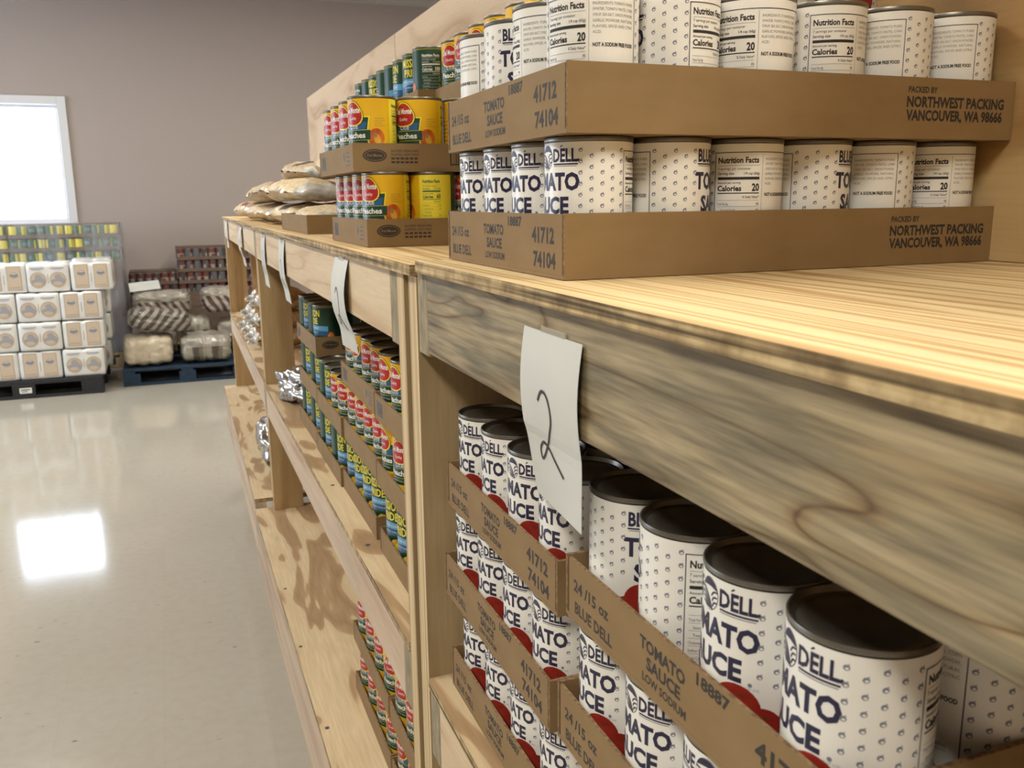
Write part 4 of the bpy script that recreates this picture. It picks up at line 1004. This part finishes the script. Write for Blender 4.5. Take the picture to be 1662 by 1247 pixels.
def pack_mesh(face, W, D, h, seed):
    rs = random.Random(seed); bm = bmesh.new()
    bmesh.ops.create_grid(bm, x_segments=2, y_segments=2, size=1)
    bm.clear()
    bmesh.ops.create_cube(bm, size=1.0)
    bmesh.ops.subdivide_edges(bm, edges=bm.edges[:], cuts=9, use_grid_fill=True)
    so = Vector((rs.uniform(0, 30), rs.uniform(0, 30), 0))
    for v in bm.verts:
        c = v.co*2
        ex = 7
        m_ = (abs(c.x)**ex+abs(c.y)**ex+abs(c.z)**ex)**(1/ex)
        k = (1/max(m_, 1e-6))
        q = c*(0.30*k*max(abs(c.x), abs(c.y), abs(c.z)) + 0.70) if m_ > 1 else c
        n = mnoise.noise(v.co*4+so)
        dent = -0.012*abs(n) if v.co.z > 0.45 else 0.004*n
        bulge = 0.010*(1-min(1, abs(c.x))**2)*(1-min(1, abs(c.z))**2)
        groove = 0.010*math.exp(-(c.x/0.06)**2) if v.co.z > 0.3 else 0
        v.co = Vector((q.x*W/2, q.y*D/2 + (0.0), q.z*h/2 - groove + (dent if v.co.z > 0.45 else 0)))
    mb = MB(); mi = mb.mat('film')
    for f in bm.faces: pass
    mb.v = [tuple(v.co) for v in bm.verts]; bm.verts.index_update()
    mb.f = [tuple(v.index for v in f.verts) for f in bm.faces]; mb.m = [mi]*len(mb.f)
    bm.free()
    F = Flat(); Wm, hm = W*1000, h*1000
    for s in (0.27, 0.73):
        u = Wm*s
        if face == 'round':
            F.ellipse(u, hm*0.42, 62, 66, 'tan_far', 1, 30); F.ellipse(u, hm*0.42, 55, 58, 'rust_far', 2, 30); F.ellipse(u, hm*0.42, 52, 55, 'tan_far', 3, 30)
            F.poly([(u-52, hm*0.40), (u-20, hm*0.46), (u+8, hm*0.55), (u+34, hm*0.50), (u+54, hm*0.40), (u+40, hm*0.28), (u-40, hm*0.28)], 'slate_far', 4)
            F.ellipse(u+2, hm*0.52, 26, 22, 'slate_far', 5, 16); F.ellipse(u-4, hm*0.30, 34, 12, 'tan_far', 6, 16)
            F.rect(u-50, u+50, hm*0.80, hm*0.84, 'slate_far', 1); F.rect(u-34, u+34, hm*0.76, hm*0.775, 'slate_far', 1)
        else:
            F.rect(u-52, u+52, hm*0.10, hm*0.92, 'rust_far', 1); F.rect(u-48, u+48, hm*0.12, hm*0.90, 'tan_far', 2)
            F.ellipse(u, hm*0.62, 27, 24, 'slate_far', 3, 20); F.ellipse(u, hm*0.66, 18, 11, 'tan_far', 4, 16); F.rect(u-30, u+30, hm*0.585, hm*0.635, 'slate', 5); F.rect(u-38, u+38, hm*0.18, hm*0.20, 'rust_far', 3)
    F.rect(Wm*0.5-2, Wm*0.5+2, hm*0.3, hm*0.62, 'slate', 1)
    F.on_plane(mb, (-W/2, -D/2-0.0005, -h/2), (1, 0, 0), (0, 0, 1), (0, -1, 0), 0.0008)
    me = mb.data('wrapped_pack')
    me.polygons.foreach_set('use_smooth', [f < 600 for f in range(len(me.polygons))])
    return me
PW, PD, PH = 0.318, 0.40, 0.236
PKR, PKL = pack_mesh('round', PW, PD, PH, 3), pack_mesh('label', PW, PD, PH, 4)
rows_ = [  # bottom to top: right edge x of the first column, faces from the aisle side outwards
    (-0.575, 'rLL'), (-0.555, 'Lrr'), (-0.545, 'Lrr'), (-0.450, 'LrL')]
lay_n = ['bottom', 'second', 'third', 'top']; col_n = ['column closest to the blue pallet', 'middle column', 'column at the picture edge']
z0 = 0.1505
for k, (xr, fs) in enumerate(rows_):
    zc_ = z0 + k*(PH+0.002) + PH/2
    for c, ch in enumerate(fs):
        x = xr - PW/2 - c*(PW+0.004)
        o = bpy.data.objects.new('wrapped_pack', PKR if ch == 'r' else PKL); C.objects.link(o)
        o.location = (x, PY+0.02+PD/2+(0.03 if k == 3 else 0) - (0.01 if k == 1 and c == 1 else 0), zc_); o.rotation_euler = (0, 0, rnd(0.02))
        tag(o, 'white plastic-wrapped pack with %s, %s layer, %s' % ('two round emblems' if ch == 'r' else 'two tan panels', lay_n[k], col_n[c]), 'pack', 'white wrapped packs on the black pallet')
    o = bpy.data.objects.new('wrapped_pack', PKR); C.objects.link(o); o.location = (xr-0.01-PW/2+(0.045 if k < 3 else -0.02), PY+0.03+PD*1.55+0.02, zc_); o.rotation_euler = (0, 0, rnd(0.03))
    tag(o, 'white plastic-wrapped pack in the back row of the black pallet, %s layer' % lay_n[k], 'pack', 'white wrapped packs on the black pallet')

# stack of vegetable cans behind the packs
def low_tray(L, W, h, full=False):
    mb = MB(); t = 0.0025
    if full: mb.box(0, L, 0, W, 0, h, 'card_far')
    else:
        mb.box(0, L, t, W-t, 0, t, 'card_far'); mb.box(0, L, 0, t, 0, h, 'card_far'); mb.box(0, L, W-t, W, 0, h, 'card_far'); mb.box(0, t, t, W-t, 0, h, 'card_far'); mb.box(L-t, L, t, W-t, 0, h, 'card_far')
    return mb.data('cardboard_tray')
M['card_far'] = speckled('dull_cardboard', (0.15, 0.10, 0.075), (0.18, 0.125, 0.09), 20, 0.8)
LT, LTF = low_tray(TL, TW, 0.035), low_tray(TL, TW, 0.113, True)
def pallet_plain(loc, L, W, label): return pallet('wooden_pallet', loc, L, W, 'post', label)
def stack(x0, y0, ncol, nlay, nopen, pitch, stock, nm, seed, skip=0, two_deep=True):
    rs = random.Random(seed); z = 0.1505
    for k in range(nlay):
        op = k >= nlay-nopen
        for c in range(ncol):
            x = x0 + c*(TL+0.004) + rs.uniform(-0.004, 0.004); y = y0 + rs.uniform(-0.006, 0.006); zz_ = z + k*pitch
            where = '%s layer from top, %s from aisle end' % (ORD[nlay-1-k], ORD[ncol-1-c])
            me = LT if op else LTF
            for d in range(2 if two_deep else 1):
                shut = not op or d == 1
                o = bpy.data.objects.new('cardboard_carton' if shut else 'cardboard_tray', LTF if shut else LT); C.objects.link(o); o.location = (x, y+d*(TW+0.004), zz_); o.scale = (1, 1, (pitch-0.001)/0.113 if shut else 1)
                tag(o, ('brown tray of %ss, ' % nm if not shut else 'carton of %ss, ' % nm) + where + (', back row' if d else ''), 'carton' if shut else 'cardboard tray', ('cartons' if shut else 'trays') + ' of %ss by the far wall' % nm)
            if not op: continue
            for i in range(6):
                for j in ((0, 1, 3) if (c == ncol-1 and i == 5) else (0,)):
                    p = (x+0.0031+PIT*(i+0.5), y+0.0031+PIT*(j+0.5) if j < 2 else y+0.0031+PIT*2.5, zz_+0.0028)
                    o = stock.put(p, (0, 0, rs.uniform(0, 2*PI)), '%s, %s in tray%s, tray %s' % (nm, ORD[i], '' if j == 0 else ', %s row' % ORD[1 if j == 1 else 2], where.replace(' layer', '')), 'can', '%ss stacked by the far wall' % nm, scale=(1, 1, min(1.0, (pitch-0.006)/CH)))
pallet_plain((-1.84, 9.30, 0), 1.42, 0.68, 'plain wooden pallet under the yellow and green vegetable cans')
stack(-1.835, 9.33, 3, 10, 3, 0.1235, CORN, 'vegetable can', 11)
def film_mat():
    m, nt, b = node_mat('cloudy_stretch_film'); L = nt.links.new
    tr = N(nt, 'ShaderNodeBsdfTransparent'); gl = N(nt, 'ShaderNodeBsdfPrincipled')
    gl.inputs['Base Color'].default_value = (0.55, 0.56, 0.60, 1); gl.inputs['Roughness'].default_value = 0.25
    n1 = N(nt, 'ShaderNodeTexNoise'); n1.inputs['Scale'].default_value = 1.0; n1.inputs['Detail'].default_value = 3
    L(coords(nt, (9, 9, 3)), n1.inputs['Vector'])
    mr = N(nt, 'ShaderNodeMapRange'); mr.inputs[1].default_value = 0.35; mr.inputs[2].default_value = 0.7; mr.inputs[3].default_value = 0.10; mr.inputs[4].default_value = 0.42
    L(n1.outputs[0], mr.inputs[0])
    mx = N(nt, 'ShaderNodeMixShader'); L(mr.outputs[0], mx.inputs[0]); L(tr.outputs[0], mx.inputs[1]); L(gl.outputs[0], mx.inputs[2]); L(mx.outputs[0], nt.nodes['Material Output'].inputs['Surface'])
    return m
M['stretch'] = film_mat()
mb = MB(); X0, X1, Y0_, Y1_ = -1.850, -0.405, 9.314, 9.985
zb_, zt2 = 0.16, 0.1505+10*0.1235+0.002
mb.poly([(X0, Y0_, zb_), (X1, Y0_, zb_), (X1, Y0_, zt2), (X0, Y0_, zt2)], 'stretch'); mb.poly([(X1, Y0_, zb_), (X1, Y1_, zb_), (X1, Y1_, zt2), (X1, Y0_, zt2)], 'stretch')
mb.poly([(X1, Y1_, zb_), (X0, Y1_, zb_), (X0, Y1_, zt2), (X1, Y1_, zt2)], 'stretch'); mb.poly([(X0, Y1_, zb_), (X0, Y0_, zb_), (X0, Y0_, zt2), (X0, Y1_, zt2)], 'stretch')
tag(mb.build('stretch_film'), 'cloudy stretch film wrapped round the stack of vegetable cans', 'plastic film')
pallet_plain((-0.36, 9.74, 0), 1.50, 0.68, 'plain wooden pallet under the red and white soup cans')
stack(0.080, 9.76, 2, 8, 4, 0.1205, SOUP, 'red soup can', 12)
stack(-0.394, 9.78, 1, 6, 2, 0.1205, SOUP, 'lower soup can', 13)

# bundles of bagged goods on the blue pallet
def bundle_mesh(sx, sy, sz, seed, key, rib=0, tilt=0.0, band=None):
    rs = random.Random(seed); bm = bmesh.new(); bmesh.ops.create_cube(bm, size=2.0)
    bmesh.ops.subdivide_edges(bm, edges=bm.edges[:], cuts=19, use_grid_fill=True)
    so = Vector((rs.uniform(0, 30), rs.uniform(0, 30), 3)); mb = MB()
    for v in bm.verts:
        c = v.co.copy(); ex = 4.5
        m_ = (abs(c.x)**ex+abs(c.y)**ex+abs(c.z)**ex)**(1/ex); c = c/m_*max(abs(c.x), abs(c.y), abs(c.z)) if m_ else c
        g = 0.0
        if rib: g = 0.07*abs(math.sin(rib*PI*(c.x+tilt*c.z)/2))**0.5 - 0.07
        n = 0.05*mnoise.noise(c*2.4+so)+0.035*mnoise.noise(c*6+so) - 0.015
        c = c*(1+g+n)
        v.co = Vector((c.x*sx/2, c.y*sy/2, c.z*sz/2))
    zm = min(v.co.z for v in bm.verts)
    for v in bm.verts: v.co.z -= zm
    bm.verts.index_update()
    mb.v = [tuple(v.co) for v in bm.verts]; mb.f = [tuple(v.index for v in f.verts) for f in bm.faces]
    for f in bm.faces:
        c = f.calc_center_median(); k = key
        if band and c.z < sz*band[1] and abs(c.x) < sx*0.46: k = band[0]
        mb.m.append(mb.mat(k))
    bm.free(); me = mb.data('bundle'); me.polygons.foreach_set('use_smooth', [True]*len(me.polygons))
    return me
M['wrap_cream'] = speckled('cream_bags_in_plastic', (0.50, 0.42, 0.31), (0.66, 0.58, 0.46), 14, 0.3, coat=0.5)
M['wrap_grey'] = speckled('grey_bags_in_plastic', (0.26, 0.235, 0.20), (0.44, 0.41, 0.36), 14, 0.3, coat=0.5)
def stripe_mat(name, ca, cb, freq, slant, cc=None):
    m, nt, b = node_mat(name); L = nt.links.new
    tc = N(nt, 'ShaderNodeTexCoord'); sp = N(nt, 'ShaderNodeSeparateXYZ'); L(tc.outputs['Object'], sp.inputs[0])
    mz = N(nt, 'ShaderNodeMath', operation='MULTIPLY_ADD'); mz.inputs[1].default_value = slant; L(sp.outputs[2], mz.inputs[0]); L(sp.outputs[0], mz.inputs[2])
    nz = N(nt, 'ShaderNodeTexNoise'); nz.inputs['Scale'].default_value = 9; L(tc.outputs['Object'], nz.inputs['Vector'])
    ad = N(nt, 'ShaderNodeMath', operation='MULTIPLY_ADD'); ad.inputs[1].default_value = 0.05; L(nz.outputs[0], ad.inputs[0]); L(mz.outputs[0], ad.inputs[2])
    fr = N(nt, 'ShaderNodeMath', operation='MULTIPLY'); fr.inputs[1].default_value = freq; L(ad.outputs[0], fr.inputs[0])
    pp = N(nt, 'ShaderNodeMath', operation='FRACT'); L(fr.outputs[0], pp.inputs[0])
    stops = [(0.0, ca), (0.42, ca), (0.5, cb), (0.74, cb), (0.8, cc or cb), (0.96, cc or cb), (1.0, ca)]
    r = ramp(nt, stops); L(pp.outputs[0], r.inputs[0]); L(r.outputs[0], b.inputs['Base Color'])
    b.inputs['Roughness'].default_value = 0.35; b.inputs['Coat Weight'].default_value = 0.4
    return m
GR, DK, RD = (0.36, 0.33, 0.29), (0.075, 0.06, 0.05), (0.13, 0.05, 0.045)
M['stripe_a'] = stripe_mat('diagonal_dark_stripes', GR, DK, 13, -0.7)
M['stripe_b'] = stripe_mat('slanted_red_brown_stripes', GR, DK, 14, 0.6, RD)
M['stripe_c'] = stripe_mat('red_brown_stripes', (0.45, 0.42, 0.40), RD, 13, 0.5, DK)
M['stripe_d'] = stripe_mat('dark_pouch_fronts', (0.30, 0.27, 0.22), DK, 6, 0.0, (0.16, 0.14, 0.11))
BG = 'plastic-wrapped bundles on the blue pallet'
for (dims, seed, key, rib, tilt, band, loc, rot, lab) in (
    ((0.44, 0.50, 0.27), 41, 'wrap_cream', 4, 0.0, None, (-0.235, 8.56, 0.151), (0, 0, 0.03), 'cream bundle of bags at the pallet corner closest to the white packs'),
    ((0.47, 0.50, 0.25), 42, 'wrap_grey', 4, 0.0, ('stripe_d', 0.6), (0.255, 8.56, 0.151), (0, 0, -0.03), 'grey bundle of bags with dark sides at the front beside the cream one'),
    ((0.40, 0.40, 0.31), 43, 'wrap_grey', 0, 0.0, ('stripe_d', 0.5), (0.58, 9.08, 0.151), (0, 0, 0.0), 'grey bundle of bags low at the back, next to the shelving'),
    ((0.54, 0.40, 0.19), 44, 'wrap_grey', 9, 0.9, ('stripe_a', 2), (-0.13, 8.56, 0.452), (0, 0.13, 0.05), 'tilted bundle with diagonal dark stripes, lying on the cream bundle'),
    ((0.40, 0.40, 0.32), 45, 'wrap_grey', 0, 0.0, ('stripe_d', 0.6), (-0.18, 9.08, 0.151), (0, 0, 0), 'grey bundle hidden low behind the cream bundle'),
    ((0.26, 0.40, 0.36), 46, 'wrap_grey', 3, 0.0, ('stripe_d', 0.65), (0.20, 9.08, 0.151), (0, 0, 0), 'grey bundle with dark front, between the striped bundles'),
    ((0.52, 0.40, 0.23), 47, 'wrap_grey', 9, -0.9, ('stripe_b', 0.6), (-0.09, 9.08, 0.525), (0, 0.0, 0), 'back bundle with grey top and slanted red-brown stripes'),
    ((0.42, 0.40, 0.25), 48, 'wrap_grey', 7, -0.8, ('stripe_c', 0.7), (0.46, 9.08, 0.525), (0, 0, 0), 'shiny bundle with red-brown stripes, partly behind the shelving post')):
    o = link_mesh('bag_bundle', bundle_mesh(*dims, seed, key, rib, tilt, band), None, 0, False, loc); o.rotation_euler = rot
    tag(o, lab, 'bundle', BG)
mb = MB(); mb.box(-0.135, 0.135, -0.11, 0.11, 0, 0.0015, 'paper'); o = mb.build('paper_sheet', None, 0, False, (-0.235, 9.12, 0.80)); o.rotation_euler = (0.30, -0.08, 0.05)
tag(o, 'white sheet of paper lying on the back striped bundle', 'paper')
